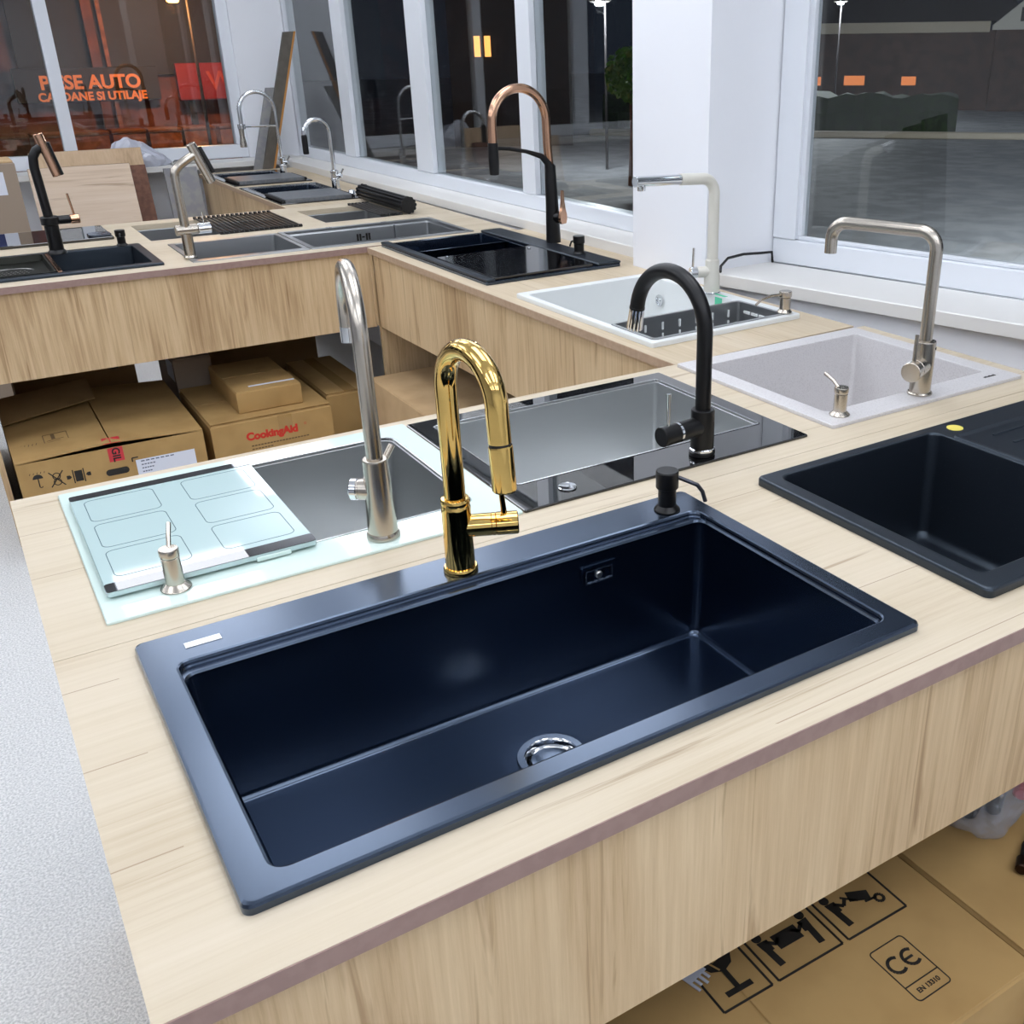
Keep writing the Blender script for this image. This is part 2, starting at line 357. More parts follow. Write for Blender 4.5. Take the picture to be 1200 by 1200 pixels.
# right wall with the long window, in the run frame
GU = .871
def rbox(name, mat, u0, u1, v0, v1, z0, z1, b=0., par=None):
    o = struct(name, box(BM(), u0, u1, v0, v1, z0, z1, b), mat, par)
    if not par: o.location = (OX, OY, T); o.rotation_euler = (0, 0, AR)
    return o
rbox('wall_right', 'white_paint', .70, 1.0, .66, 5.21, -.9, -.0045)
rbox('wall_right_lintel', 'white_paint', .86, 1.0, .66, 5.21, 1.55, CEIL)
rbox('trim_2', 'sill', .6855, .866, 1.02, 5.19, -.004, .037, .003)
w1 = struct_root('window_1', (OX, OY, T), AR)
obj('window_frame', box(box(box(BM(), .85, .92, 1.0, 5.19, .037, .10, .004), .85, .92, 1.0, 5.19, 1.47, 1.55, .004), .852, .92, 5.150, 5.192, .10, 1.47, .003), 'pvc', w1)
for v0, v1 in ((4.155, 4.315), (3.105, 3.295), (2.085, 2.195)):
    bmm = BM(); box(bmm, .846, .915, v0, v1, .10, 1.47, .006); 
    obj('mullion', bmm, 'pvc', w1)
for v0, v1 in ((4.315, 5.19), (3.295, 4.155), (2.195, 3.105), (1.0, 2.085)):
    obj('pane', box(BM(), GU, GU+.004, v0, v1, .10, 1.47), 'glass', w1)
rbox('wall_right_pillar', 'white_paint', .602, 1.0, .632, 1.02, -.9, CEIL, .004)
# oblique right window wall
def wbox(name, mat, s0, s1, t0, t1, z0, z1, b=0., par=None):
    o = struct(name, box(BM(), s0, s1, t0, t1, z0, z1, b), mat, par)
    if not par: o.location = (WX, WY, T); o.rotation_euler = (0, 0, AW)
    return o
wbox('wall_front', 'white_paint', -.12, 4.2, -.22, .12, -.9, 0)
wbox('wall_front_lintel', 'white_paint', -.02, 4.2, .005, .12, 1.55, CEIL)
wbox('trim_3', 'sill', -.10, 4.2, -.256, -.002, 0, .04, .003)
wbox('wall_front_pier', 'white_paint', 2.9, 6.2, -.1, .12, -.9, CEIL)
w3 = struct_root('window_3', (WX, WY, T), AW)
obj('window_frame', box(box(box(BM(), 0, 2.9, 0, .07, .04, .117, .004), 0, 2.9, 0, .07, 1.47, 1.55, .004), 0, .083, -.003, .067, .117, 1.47, .005), 'pvc', w3)
obj('glazing_bead', box(box(BM(), .083, 2.9, .012, .03, .117, .130, .003), .083, .096, .012, .03, .130, 1.47, .003), 'pvc', w3)
obj('pane', box(BM(), .083, 2.9, .03, .034, .117, 1.47), 'glass', w3)

# ceiling lights: suspended LED bars
cl = None
for j, y in enumerate((-1.75, -.2, 1.35, 2.92, 4.45, 5.95)):
    for i, x in enumerate((-2.4, -.90, .60, 1.65) if y < 5 else (-2.4, -.90, 1.45)):
        c = thing('pendant_light', 'slim white LED panel hanging under the ceiling above the sink displays', 'pendant light', (x, y, T+CEIL-.36), 0, 'LED panels under the ceiling')
        if cl is None:
            fr = obj('housing', box(BM(), -.31, .31, -.47, .47, .0, .035, .006), 'pvc', c)
            df = obj('diffuser', box(BM(), -.30, .30, -.46, .46, -.012, -.0005, .004), 'led', c)
            up = obj('up_diffuser', box(BM(), -.16, .16, -.42, .42, .0355, .045), 'led', c)
            w0 = obj('cable', tube(BM(), [Vector((0, -.4, .036)), Vector((0, -.4, .36))], .002, 6), 'pvc', c); w1_ = obj('cable', tube(BM(), [Vector((0, .4, .036)), Vector((0, .4, .36))], .002, 6), 'pvc', c); cl = (fr, df, up, w0, w1_)
        else:
            for s_ in cl:
                q = s_.copy(); COL.objects.link(q); q.parent = c

# ================================================================== WORKTOPS AND THEIR BASES
def hole(r, d=.004): return (r[0]-d, r[1]+d, r[2]-d, r[3]+d)
# rims and bowls (world metres for the two peninsulas)
S1, S1B = (.080, .936, .727, 1.243), (.117, .905, .760, 1.165)
SR, SRB = (1.070, 1.930, .728, 1.212), (1.102, 1.487, .768, 1.187)
SG, SGB = (.061, .683, 1.331, 1.836), (.095, .636, 1.408, 1.783)
SK, SKB = (.686, 1.302, 1.331, 1.826), (.722, 1.268, 1.428, 1.786)
SBE, SBEB = (1.370, 1.948, 1.334, 1.850), (1.416, 1.902, 1.402, 1.800)
def worktop(name, label, rect, holes, mat, edge, edges, loc=(0, 0, T), rz=0., th=.022):
    t = thing(name, label, 'worktop', loc, rz)
    obj('top_board', slab_holes(BM(), rect, holes, -th, 0), mat, t, sharp=20)
    for e in edges:
        x0, x1, y0, y1 = rect; g = .0015
        b = {'f': (x0, x1, y0-g, y0+.0002), 'b': (x0, x1, y1-.0002, y1+g), 'l': (x0-g, x0+.0002, y0, y1), 'r': (x1-.0002, x1+g, y0, y1)}[e]
        obj('edge_band', box(BM(), *b, -th, -.0004), edge, t)
    return t
worktop('worktop', 'pale oak worktop in front holding the big black sink and a brown edge band', (-.009, 2.02, .657, 1.2742), [hole(S1B), hole(SRB)], 'top_x', 'edge', 'f')
worktop('worktop', 'pale oak worktop strip behind the big black sink, holding mint, black glass and beige sinks', (-.009, 2.00, 1.2755, 1.8655), [hole(SGB), hole(SKB), hole(SBEB)], 'top_x', 'edge_light', 'b')
# wall run
u0, v0 = RL(1.42, 2.03)
BK, BKB = (.048, .560, 1.035, 1.885), (.080, .455, 1.075, 1.850)
SWH, SWHB = (.040, .545, .145, .835), (.062, .500, .168, .800)
worktop('worktop', 'oak worktop along the window holding the white sink and a black sink with glass board', (0, .600, .002, 1.905), [hole(BKB), hole(SWHB)], 'top_y', 'edge_light', 'l', (OX, OY, T), AR)
flr = obj('filler_strip', box(BM(), .601, .685, 1.022, 1.91, -.022, -.001), 'top_y', None, loc=(OX, OY, T), rz=AR)
tag(flr, 'narrow oak filler strip between window sill and the worktop with black glass sink', 'filler strip')
# far peninsula
SB2, SB2B = (.012, .633, 3.870, 4.343), (.045, .600, 3.905, 4.300)
ST1, ST1B = (.724, 1.146, 3.850, 4.285), (.745, 1.128, 3.890, 4.262)
ST2, ST2B = (1.150, 1.820, 3.850, 4.300), (1.172, 1.800, 3.885, 4.282)
UM1 = (.690, 1.292, 4.420, 4.868)
UM2 = (1.402, 1.740, 4.445, 4.850)
worktop('worktop', 'oak worktop of the far island, front strip with black and steel sinks', (-.03, 1.985, 3.790, 4.3875), [hole(SB2B), hole(ST1B), hole(ST2B)], 'top_x', 'edge', 'f')
worktop('worktop', 'oak worktop of the far island, back strip under the black roll mats', (-.03, 1.985, 4.3885, 4.975), [UM1, UM2, (.04, .55, 4.59, 4.86)], 'top_x', 'edge_light', 'b')
BLX = 1.392
GA, GAB = (BLX+.006, 1.815, 5.085, 5.845), (BLX+.04, 1.765, 5.12, 5.80)
GB, GBB = (BLX+.010, 1.835, 5.955, 6.62), (BLX+.045, 1.785, 5.99, 6.58)
worktop('worktop', 'oak worktop furthest back, with two covered dark sinks and chrome taps', (BLX, 1.965, 4.977, 6.74), [hole(GAB), hole(GBB)], 'top_y', 'edge_light', 'l')
# bases
b1 = thing('counter_base', 'oak panelled base under the front worktops with the big black sink', 'counter base', (0, 0, 0))
obj('front_panel', box(BM(), .03, 2.0, .672, .690, T-.306, T-.0225, .001), 'panel_x', b1)
obj('side_panel', box(BM(), .010, .028, .672, 1.84, 0, T-.0225, .001), 'panel_x', b1)
obj('back_panel', box(BM(), .03, 1.39, 1.835, 1.853, T-.306, T-.0225, .001), 'panel_x', b1)
obj('rail', box(BM(), .03, 2.0, 1.262, 1.285, T-.10, T-.0225), 'panel_x', b1)
obj('divider_panel', box(BM(), 1.975, 1.993, .70, 1.83, 0, T-.0225), 'panel_x', b1)
b2 = thing('counter_base', 'oak panelled base under the window worktop with the white sink', 'counter base', (OX, OY, T), AR)
obj('front_panel', box(BM(), .012, .030, .002, 1.932, -.302, -.0225, .001), 'panel_x', b2)
obj('divider_panel', box(BM(), .012, .590, 1.882, 1.900, -.9, -.0225, .001), 'panel_x', b2)
b3 = thing('counter_base', 'oak panelled base of the far island above the cardboard boxes', 'counter base', (0, 0, 0))
obj('front_panel', box(BM(), -.022, 1.352, 3.802, 3.820, T-.312, T-.0225, .001), 'panel_x', b3)
obj('side_panel', box(BM(), -.022, -.004, 3.822, 4.944, 0, T-.0225, .001), 'panel_x', b3)
obj('back_panel', box(BM(), -.022, 1.385, 4.945, 4.963, T-.312, T-.0225, .001), 'panel_x', b3)
obj('added_back_panel', box(BM(), .815, 1.385, 4.945, 4.963, 0, T-.3125, .001), 'panel_x', b3)  # added board hiding the lit wall and floor, keeps this gap dark
b4 = thing('counter_base', 'oak panelled base under the furthest worktop near the corner', 'counter base', (0, 0, 0))
obj('front_panel', box(BM(), BLX+.010, BLX+.028, 4.98, 6.72, T-.60, T-.0225, .001), 'panel_x', b4)
obj('end_panel', box(BM(), BLX+.030, 1.955, 6.702, 6.72, 0, T-.0225, .001), 'panel_x', b4)

# ================================================================== SINKS
def sink_bm(outer, h, ro, inner, ri, depth, bev=.004, taper=.012, fl=.018, drain=None, dr=.045, steps=(), n=6):
    bm = BM(); N = 4*(n+1)
    L = [rr(outer, ro, 0.0004, n), rr(outer, ro, h-bev, n), rr(ins(outer, bev*.3), ro, h-bev*.3, n), rr(ins(outer, bev), ro, h, n),
         rr(ins(inner, -bev), ri+bev, h, n), rr(ins(inner, -bev*.3), ri, h-bev*.3, n), rr(inner, ri, h-bev, n)]
    cur = list(inner)
    for (dx0, dx1, dy0, dy1, z) in steps:             # shelves stepping into the bowl
        L.append(rr(cur, ri, z+.002, n)); L.append(rr(ins(cur, .001), ri, z, n))
        cur = [cur[0]+dx0, cur[1]-dx1, cur[2]+dy0, cur[3]-dy1]
        L.append(rr(ins(cur, -.002), ri, z, n)); L.append(rr(cur, ri, z-.003, n))
    f = ins(cur, taper)
    L.append(rr(f, ri, -depth+fl, n))
    for a in (18, 36, 54, 72, 90):
        d = fl*(1-math.cos(math.radians(a))); L.append(rr(ins(f, d), ri, -depth+fl-fl*math.sin(math.radians(a)), n))
    dc = drain or ((f[0]+f[1])/2, (f[2]+f[3])/2)
    L.append(circ(dc[0], dc[1], dr*1.5, -depth-.001, N)); L.append(circ(dc[0], dc[1], dr, -depth-.003, N))
    L.append(circ(dc[0], dc[1], dr*.95, -depth-.02, N))
    return loft(bm, L, False, True), dc
def add_drain(root, dc, depth, dr=.045, mat='chrome', name='drain', trap=False):
    bm = BM(); z = -depth
    lathe(bm, [(dr*.62, z-.014), (dr*.70, z-.002), (dr*.78, z+.0015), (dr*.98, z+.0012), (dr, z-.002)], 32, dc, False, False)
    d = obj(name, bm, mat, root)
    bm = BM(); lathe(bm, [(dr*.02, z-.004), (dr*.40, z-.003), (dr*.58, z-.005), (dr*.60, z-.012)], 28, dc, True, True)
    obj('strainer', bm, 'dark_rubber' if mat == 'matte_black' else mat, d)
    if trap:
        bm = BM(); lathe(bm, [(.05, z-.025), (.05, z-.06), (.022, z-.075), (.022, z-.20)], 20, dc)
        obj('waste_pipe', bm, 'dark_rubber', root)
def rel(r, o): return (r[0]-o[0], r[1]-o[0], r[2]-o[1], r[3]-o[1])
def make_sink(name, label, outer, inner, h, ro, ri, depth, mat, loc, rz=0., group=None, drain_mat='chrome', drain=None, trap=False, dr=.045, bowl_mat=None, **k):
    """outer/inner in the frame whose origin is loc (object base = sink centre)"""
    c = ((outer[0]+outer[1])/2, (outer[2]+outer[3])/2)
    cc, ss = math.cos(rz), math.sin(rz)
    t = thing(name, label, 'sink', (loc[0]+c[0]*cc-c[1]*ss, loc[1]+c[0]*ss+c[1]*cc, loc[2]), rz, group)
    o, i = rel(outer, c), rel(inner, c)
    if drain: drain = (drain[0]-c[0], drain[1]-c[1])
    if bowl_mat:                                       # glass deck with a separate bowl
        N = 6; bm = BM(); b = .0015; deck = [rr(o, ro, .0004), rr(o, ro, h-b), rr(ins(o, b), ro, h), rr(i, ri, h), rr(ins(i, .001), ri, h-b), rr(ins(i, .001), ri, .0004)]
        loft(bm, deck, False, False); obj('glass_deck', bm, mat, t)
        bm, dc = sink_bm(ins(i, .0024), .001, ri, ins(i, .006), ri, depth, bev=.0004, drain=drain, dr=dr, **k); obj('bowl', bm, bowl_mat, t)
        j_ = ins(i, .0012); bm = BM(); loft(bm, [rr(j_, ri, .0006), rr(j_, ri, h+.0012), rr(ins(j_, .0006), ri, h+.0016), rr(ins(j_, .0026), ri, h+.0014), rr(ins(j_, .003), ri, .0002)], False, False); obj('bowl_lip', bm, 'bowl_lip', t)
    else:
        bm, dc = sink_bm(o, h, ro, i, ri, depth, drain=drain, dr=dr, **k); obj('basin', bm, mat, t, sharp=20, crisp=h)
    add_drain(t, dc, depth, dr, drain_mat, trap=trap)
    t['_c'] = c
    return t
def lp(t, x, y, z=0.): c = t['_c']; return (x-c[0], y-c[1], z)
ORG = (0, 0, T)
# --- the big black sink
s1 = make_sink('sink', 'large matte black single bowl sink nearest the camera, with gold tap', S1, S1B, .012, .010, .015, .196, 'black_sink', ORG,
               drain=(.532, .992), dr=.048, steps=((.003, .003, .003, .016, .003),), taper=.012, fl=.011)
bm = BM(); box(bm, .133, .177, 1.194, 1.2075, .0121, .0129, .0004); xf(bm, Matrix.Translation(lp(s1, 0, 0))); obj('badge', bm, 'silver_label', s1, label='small silver badge on the rim')
def overflow(root, x, y, z, w, h, face, mats=('black_sink', 'bowl_lip', 'steel')):
    """rectangular overflow: surround, slotted grille, centre button. face: unit normal in the plan"""
    fx, fy = face; R = Matrix(((-fy, 0, fx, x), (fx, 0, fy, y), (0, 1, 0, z), (0, 0, 0, 1)))
    bm = BM(); L = [rr((-w/2, w/2, -h/2, h/2), .004, 0), rr((-w/2, w/2, -h/2, h/2), .004, .003), rr((-w/2+.006, w/2-.006, -h/2+.006, h/2-.006), .003, .003), rr((-w/2+.007, w/2-.007, -h/2+.007, h/2-.007), .003, .0005)]
    loft(bm, L, False, True); xf(bm, R); s = obj('overflow', bm, mats[0], root)
    bm = BM(); L = [rr((-w/2+.007, w/2-.007, -h/2+.007, h/2-.007), .003, .001), rr((-w/2+.007, w/2-.007, -h/2+.007, h/2-.007), .003, .0035), rr((-w/2+.009, w/2-.009, -h/2+.009, h/2-.009), .003, .0035), rr((-w/2+.009, w/2-.009, -h/2+.009, h/2-.009), .003, .001)]
    loft(bm, L, False, False); xf(bm, R); obj('chrome_trim', bm, mats[1], s)
    bm = BM(); k = 4
    for i in range(k+1):
        a = -w/2+.010+(w-.020)*i/k; box(bm, a-.0008, a+.0008, -h/2+.009, h/2-.009, .0005, .0028)
    xf(bm, R); obj('grille', bm, mats[0], s)
    bm = BM(); lathe(bm, [(.006, .0005), (.006, .003), (.004, .0045)], 16); xf(bm, R); obj('button', bm, mats[2], s)
overflow(s1, .7085-s1['_c'][0], 1.1555-s1['_c'][1]-.0085, -.036, .062, .037, (0, -1))
# --- granite sink with drainer on the right
cR = ((SR[0]+SR[1])/2, (SR[2]+SR[3])/2)
sr = thing('sink', 'black granite sink with ribbed drainer and yellow sticker, at the right edge', 'sink', (cR[0], cR[1], T))
sr['_c'] = cR
o_, i_ = rel(SR, cR), rel(SRB, cR)
bm, dcR = sink_bm(o_, .015, .012, i_, .018, .192, bev=.004, taper=.016, drain=(1.30-cR[0], .985-cR[1]))
# hollow out the drainer: replace the rim's flat right part by a recessed tray
obj('basin', bm, 'black_granite', sr, sharp=20, crisp=.015); add_drain(sr, dcR, .192, .045, 'chrome')
dr_ = rel((1.502, 1.895, .762, 1.140), cR)
bm = BM(); n = 6
loft(bm, [rr(ins(dr_, -.010), .012, .0153, n), rr(ins(dr_, -.008), .012, .0185, n), rr(ins(dr_, -.004), .010, .0185, n), rr(dr_, .010, .0160, n), rr(ins(dr_, .006), .010, .0156, n)], False, True)
for k in range(8):
    y = dr_[2]+.03+k*(dr_[3]-dr_[2]-.06)/7; cyl(bm, (dr_[0]+.06, y, .0148), (dr_[1]-.03, y, .0148), .0032, 8)
obj('drainer', bm, 'black_granite', sr)
bm = BM(); lathe(bm, [(.0155, .0151), (.0155, .0160), (.0145, .0163)], 24, (1.536-cR[0], 1.178-cR[1])); obj('sticker', bm, 'yellow', sr, label='round yellow sticker on the tap ledge')
bm = BM(); lathe(bm, [(.025, -.055), (.026, -.052), (.020, -.050), (.018, -.053)], 24); xf(bm, Matrix.Translation((i_[1]-.004, .985-cR[1]-.06, 0)) @ Matrix.Rotation(-PI/2, 4, 'Y') @ Matrix.Translation((-.055+0, 0, .053))); obj('overflow', bm, 'chrome', sr)
# --- mint glass sink
sg = make_sink('sink', 'mint green glass sink with steel bowl half covered by a glass board', SG, SGB, .005, .004, .022, .185, 'mint_glass', ORG, bowl_mat='steel_bowl', drain=(.45, 1.62))
# --- black glass sink with steel bowl
sk = make_sink('sink', 'black glass sink with steel bowl beside the mint sink', SK, SKB, .005, .003, .008, .19, 'black_glass', ORG, bowl_mat='steel_bowl', drain=(.99, 1.66))
bm = BM(); lathe(bm, [(.0155, .0051), (.0165, .007), (.0150, .0085), (.009, .0078), (.002, .0078)], 24, lp(sk, .790, 1.373)[:2]); obj('waste_knob', bm, 'chrome', sk, label='round chrome pop-up waste knob')
# --- beige granite sink
sb = make_sink('sink', 'square beige grey granite sink under the brushed nickel tap', SBE, SBEB, .008, .005, .010, .20, 'beige_granite', ORG, drain=(1.66, 1.60), bev=.002, taper=.006)
ik = Ink(.0003)
for k in range(6): ik.rect(k*.0065, k*.0065+.0045, 0, .006+.002*(k % 2))
obj('badge', xf(ik.bm, Matrix.Translation(lp(sb, 1.862, 1.366, .0081))), 'ink', sb)
# --- white sink on the wall run
LR = (OX, OY, T)
swh = make_sink('sink', 'white single bowl sink with a slotted steel basket, next to the pillar', SWH, SWHB, .014, .008, .016, .20, 'white_quartz', LR, AR, drain=(.28, .50), bev=.003)
# slotted basket at the near end
cW = swh['_c']
bask = (SWHB[0]+.004, SWHB[1]-.004, SWHB[2]+.003, SWHB[2]+.180)
tb = thing('strainer_basket', 'rectangular steel basket with upright slots inside the white sink', 'basket', RW((bask[0]+bask[1])/2, (bask[2]+bask[3])/2, T+.014), AR)
hx, hy = (bask[1]-bask[0])/2, (bask[3]-bask[2])/2
bm = BM(); R0 = (-hx, hx, -hy, hy)
loft(bm, [rr(ins(R0, -.010), .012, .0006), rr(ins(R0, -.010), .012, .0026), rr(ins(R0, -.001), .008, .0028), rr(ins(R0, 0), .008, .0), rr(ins(R0, .004), .008, -.075), rr(ins(R0, .012), .008, -.082)], False, True)
obj('tray', bm, 'steel_dark', tb, sharp=40)
sbm = BM()
for k in range(7):
    x = -hx+.04+k*(2*hx-.08)/6
    for z in (-.026, -.056): box(sbm, x-.0022, x+.0022, hy-.0058, hy-.0018, z-.010, z+.010)
for k in range(4):
    y = -hy+.04+k*(2*hy-.08)/3
    for z in (-.022,): box(sbm, hx-.0058, hx-.0018, y-.012, y+.012, z-.0035, z+.0035)
so = obj('slots', sbm, 'white_quartz', tb, kind='stuff')
bm = BM(); lathe(bm, [(.018, 0), (.018, .004), (.012, .005), (.011, .002)], 24); lathe(bm, [(.006, .002), (.006, .004)], 12)
xf(bm, Matrix.Translation((SWHB[1]-.009-cW[0], .719-cW[1], -.049)) @ Matrix.Rotation(-PI/2, 4, 'Y')); obj('overflow', bm, 'chrome', swh)
bm = BM(); box(bm, 0, .012, -.022, .022, 0, .0006); bmg = obj('sticker', xf(bm, Matrix.Translation(lp(swh, .502, .44, .0143))), 'green_tape', swh, label='small green sticker on the rim')
bm = BM(); box(bm, -.0006, 0, -.016, .016, -.03, 0); obj('sticker', xf(bm, Matrix.Translation(lp(swh, .4975, .44, .010))), 'green_tape', swh, label='green tag hanging inside the rim')
# --- black run sink with glass board
sbk = make_sink('sink', 'black granite sink with raised rails under a black glass board, by the window', BK, BKB, .010, .004, .010, .19, 'black_sink', LR, AR, drain=(.27, 1.62), bev=.002)
cB = sbk['_c']
obj('side_rail', box(BM(), BK[0]-cB[0], BK[0]-cB[0]+.030, BK[2]-cB[1], BK[3]-cB[1], .0101, .018, .002), 'black_granite', sbk)
obj('tap_ledge', box(BM(), .470-cB[0], BK[1]-cB[0], BK[2]-cB[1], BK[3]-cB[1], .0101, .020, .003), 'black_granite', sbk)
gb = thing('glass_board', 'black glass cutting board lying over the sink by the window', 'cutting board', RW(.265, 1.262, T+.0105), AR)
bm = BM(); R0 = (-.183, .198, -.212, .212); loft(bm, [rr(R0, .008, .0), rr(R0, .008, .006), rr(ins(R0, .0015), .008, .008)]); obj('plate', bm, 'black_board', gb)
bm = BM(); lathe(bm, [(.006, .008), (.006, .011), (.004, .012)], 14, (.16, .16)); lathe(bm, [(.006, .008), (.006, .011), (.004, .012)], 14, (-.15, .19)); obj('stud', bm, 'chrome', gb)
co = thing('colander', 'narrow black colander insert at the back of the black window sink', 'colander', RW(.265, 1.74, T+.0102), AR)
bm = BM(); R0 = (-.180, .185, -.100, .100); loft(bm, [rr(ins(R0, -.010), .01, .0005), rr(ins(R0, -.010), .01, .003), rr(R0, .01, .003), rr(ins(R0, .003), .01, -.04), rr(ins(R0, .008), .01, -.046)], False, True); obj('tray', bm, 'black_sink', co)
# --- far island
sb2 = make_sink('sink', 'black sink with copper divider at the left end of the far island', SB2, SB2B, .010, .006, .014, .19, 'black_granite', ORG, drain=(.42, 4.1), trap=True, bev=.003)
c2 = sb2['_c']
obj('divider', box(BM(), .302-c2[0], .316-c2[0], SB2B[2]-c2[1]+.002, SB2B[3]-c2[1]-.002, -.012, .012, .002), 'copper', sb2, label='copper coloured divider rail')
cb2 = thing('colander', 'dark olive steel colander tray left of the copper divider', 'colander', (.172, (SB2B[2]+SB2B[3])/2, T+.0105))
bm = BM(); R0 = (-.121, .120, -.190, .190); loft(bm, [rr(ins(R0, -.006), .012, .0), rr(ins(R0, -.006), .012, .002), rr(R0, .012, .002), rr(ins(R0, .004), .012, -.02), rr(ins(R0, .02), .012, -.024)], False, True)
obj('tray', bm, pm('olive steel', '2b2c26', .4, .7), cb2)
bm = BM()
for j in range(3):
    for k in range(9): cyl(bm, (-.06+k*.014-.004*j, -.02+j*.022, -.0238), (-.06+k*.014+.004-.004*j, -.02+j*.022+.006, -.0238), .0018, 6)
for p in range(10):
    a0, a1 = PI*p/10, PI*(p+1)/10; cyl(bm, (-.002+.075*math.cos(a0), .03+.06*math.sin(a0), -.0238), (-.002+.075*math.cos(a1), .03+.06*math.sin(a1), -.0238), .0014, 6)
obj('drain_slots', bm, 'steel', cb2, kind='stuff')
st1 = make_sink('sink', 'small brushed steel drop in sink at the middle front of the far island', ST1, ST1B, .004, .006, .012, .17, 'steel_dark', ORG, bev=.002, drain=(1.0, 4.02), drain_mat='chrome')
st2 = make_sink('sink', 'wide brushed steel sink with stepped ledge at the right end of the far island', ST2, ST2B, .004, .006, .010, .19, 'steel_dark', ORG, bev=.002, steps=((.002, .002, .012, .012, -.010),), trap=True)
ik = Ink(.0008)
for x in (0, .012, .040, .052): ik.rect(x, x+.008, -.014, .014)
ik.rect(.023, .035, -.003, .003)
bm = xf(ik.bm, Matrix.Translation(lp(st2, 1.47, ST2B[3]-.017, -.045)) @ Matrix.Rotation(PI/2, 4, 'X')); obj('overflow_slots', bm, 'ink', st2)
for x in (1.36, 1.60):
    obj('clip', box(BM(), lp(st2, x, 0)[0]-.012, lp(st2, x, 0)[0]+.012, lp(st2, 0, ST2B[3])[1]-.006, lp(st2, 0, ST2B[3])[1]+.003, .0042, .007, .001), 'plastic', st2)
obj('corner_post', box(BM(), lp(st2, 1.640, 0)[0]-.003, lp(st2, 1.640, 0)[0]+.003, lp(st2, 0, ST2B[3])[1]-.018, lp(st2, 0, ST2B[3])[1]-.0125, -.17, -.005, .001), 'chrome', st2)
def undermount(label, r, depth, mat='steel_dark'):
    c = ((r[0]+r[1])/2, (r[2]+r[3])/2); t = thing('sink', label, 'sink', (*c, T)); q = rel(r, c); n = 6; N = 4*(n+1); bm = BM()
    f = ins(q, .008)
    L = [rr(ins(q, -.02), .02, -.0225, n), rr(ins(q, -.001), .02, -.0225, n), rr(ins(q, .001), .02, -.025, n), rr(f, .02, -depth+.016, n)]
    for a in (30, 60, 90):
        d = .016*(1-math.cos(math.radians(a))); L.append(rr(ins(f, d), .02, -depth+.016-.016*math.sin(math.radians(a)), n))
    L += [circ(0, 0, .066, -depth-.001, N), circ(0, 0, .045, -depth-.003, N), circ(0, 0, .043, -depth-.02, N)]
    loft(bm, L, False, True); obj('basin', bm, mat, t); add_drain(t, (0, 0), depth); return t
undermount('undermounted steel sink behind the steel drop in sink, half under a roll mat', UM1, .19)
undermount('small undermounted steel sink near the partly rolled black mat', UM2, .17)
plate = thing('glass_board', 'long black glass plate over a sink at the back left of the far island', 'cutting board', (.19, 4.722, T))
bm = BM(); R0 = (-.19, .388, -.168, .166); loft(bm, [rr(R0, .006, .0004), rr(R0, .006, .010), rr(ins(R0, .002), .006, .012)]); obj('plate', bm, 'black_glass', plate)
bm = BM(); loft(bm, [rr((.30, .385, -.165, -.06), .03, .0121), rr((.30, .385, -.165, -.06), .03, .018), rr((.303, .382, -.162, -.063), .03, .020)]); obj('rest', bm, 'black_sink', plate)
# --- the two dark sinks at the back
def covered_sink(label, outer, inner, board, bl_label, knob):
    s = make_sink('sink', label, outer, inner, .006, .004, .012, .18, 'black_glass', ORG, bowl_mat='black_sink', drain=((inner[0]+inner[1])/2, inner[3]-.12))
    t = thing('cutting_board', bl_label, 'cutting board', ((board[0]+board[1])/2, (board[2]+board[3])/2, T+.0062))
    hx, hy = (board[1]-board[0])/2, (board[3]-board[2])/2
    bm = BM(); R0 = (-hx, hx, -hy, hy); loft(bm, [rr(R0, .008, 0), rr(R0, .008, .016), rr(ins(R0, .002), .008, .018)]); obj('board', bm, 'slate', t)
    obj('end_strip', box(BM(), -hx-.014, -hx-.0002, -hy, hy, .001, .016, .003), 'dark_rubber', t); obj('end_strip', box(BM(), hx+.0002, hx+.014, -hy, hy, .001, .016, .003), 'dark_rubber', t)
    if knob:
        bm = BM(); lathe(bm, [(.02, .0062), (.021, .012), (.016, .026), (.014, .03)], 20, lp(s, *knob)[:2]); obj('waste_knob', bm, 'chrome', s)
    return s
covered_sink('dark glass sink with slate board, nearer of the two on the furthest worktop', GA, GAB, (1.425, 1.758, 5.10, 5.40), 'grey slate board over the dark sink below the single arch chrome tap', (1.794, 5.20))
covered_sink('dark glass sink half covered by a slate board, in the far corner', GB, GBB, (1.435, 1.795, 5.97, 6.24), 'grey slate board over the corner sink below the spring tap', None)
# roll mats
def rods(root, x0, x1, y0, y1, n, r, z, name='rod', mat='matte_black'):
    bm = BM()
    for k in range(n):
        x = x0+(x1-x0)*(k+.5)/n; cyl(bm, (x, y0+.012, z), (x, y1-.012, z), r, 8)
    o = obj(name, bm, mat, root, kind='stuff')
    bm = BM()
    for yy in (y0, y1-.014):
        for k in range(n):
            x = x0+(x1-x0)*(k+.5)/n; box(bm, x-r*1.45, x+r*1.45, yy, yy+.014, z-r*1.2, z+r*1.3, .001)
        box(bm, x0+.004, x1-.004, yy+.003, yy+.011, z-r*1.25, z-r*.5)
    obj('grip_end', bm, 'dark_rubber', root, kind='stuff')
mt = thing('roll_mat', 'black rod drying mat spread flat over the undermounted sink', 'drying mat', (1.12, 4.645, T))
rods(mt, -.172, .172, -.245, .245, 17, .0042, .0058, mat=pm('dark steel rod', '6b6560', .35, 1))
mr = thing('roll_mat', 'black rod drying mat partly rolled up beside the window sill', 'drying mat', (1.74, 4.66, T))
rods(mr, -.085, .02, -.21, .225, 6, .0042, .0058, mat=pm('dark steel rod 2', '5d5854', .35, 1))
bm = BM(); bm2 = BM()
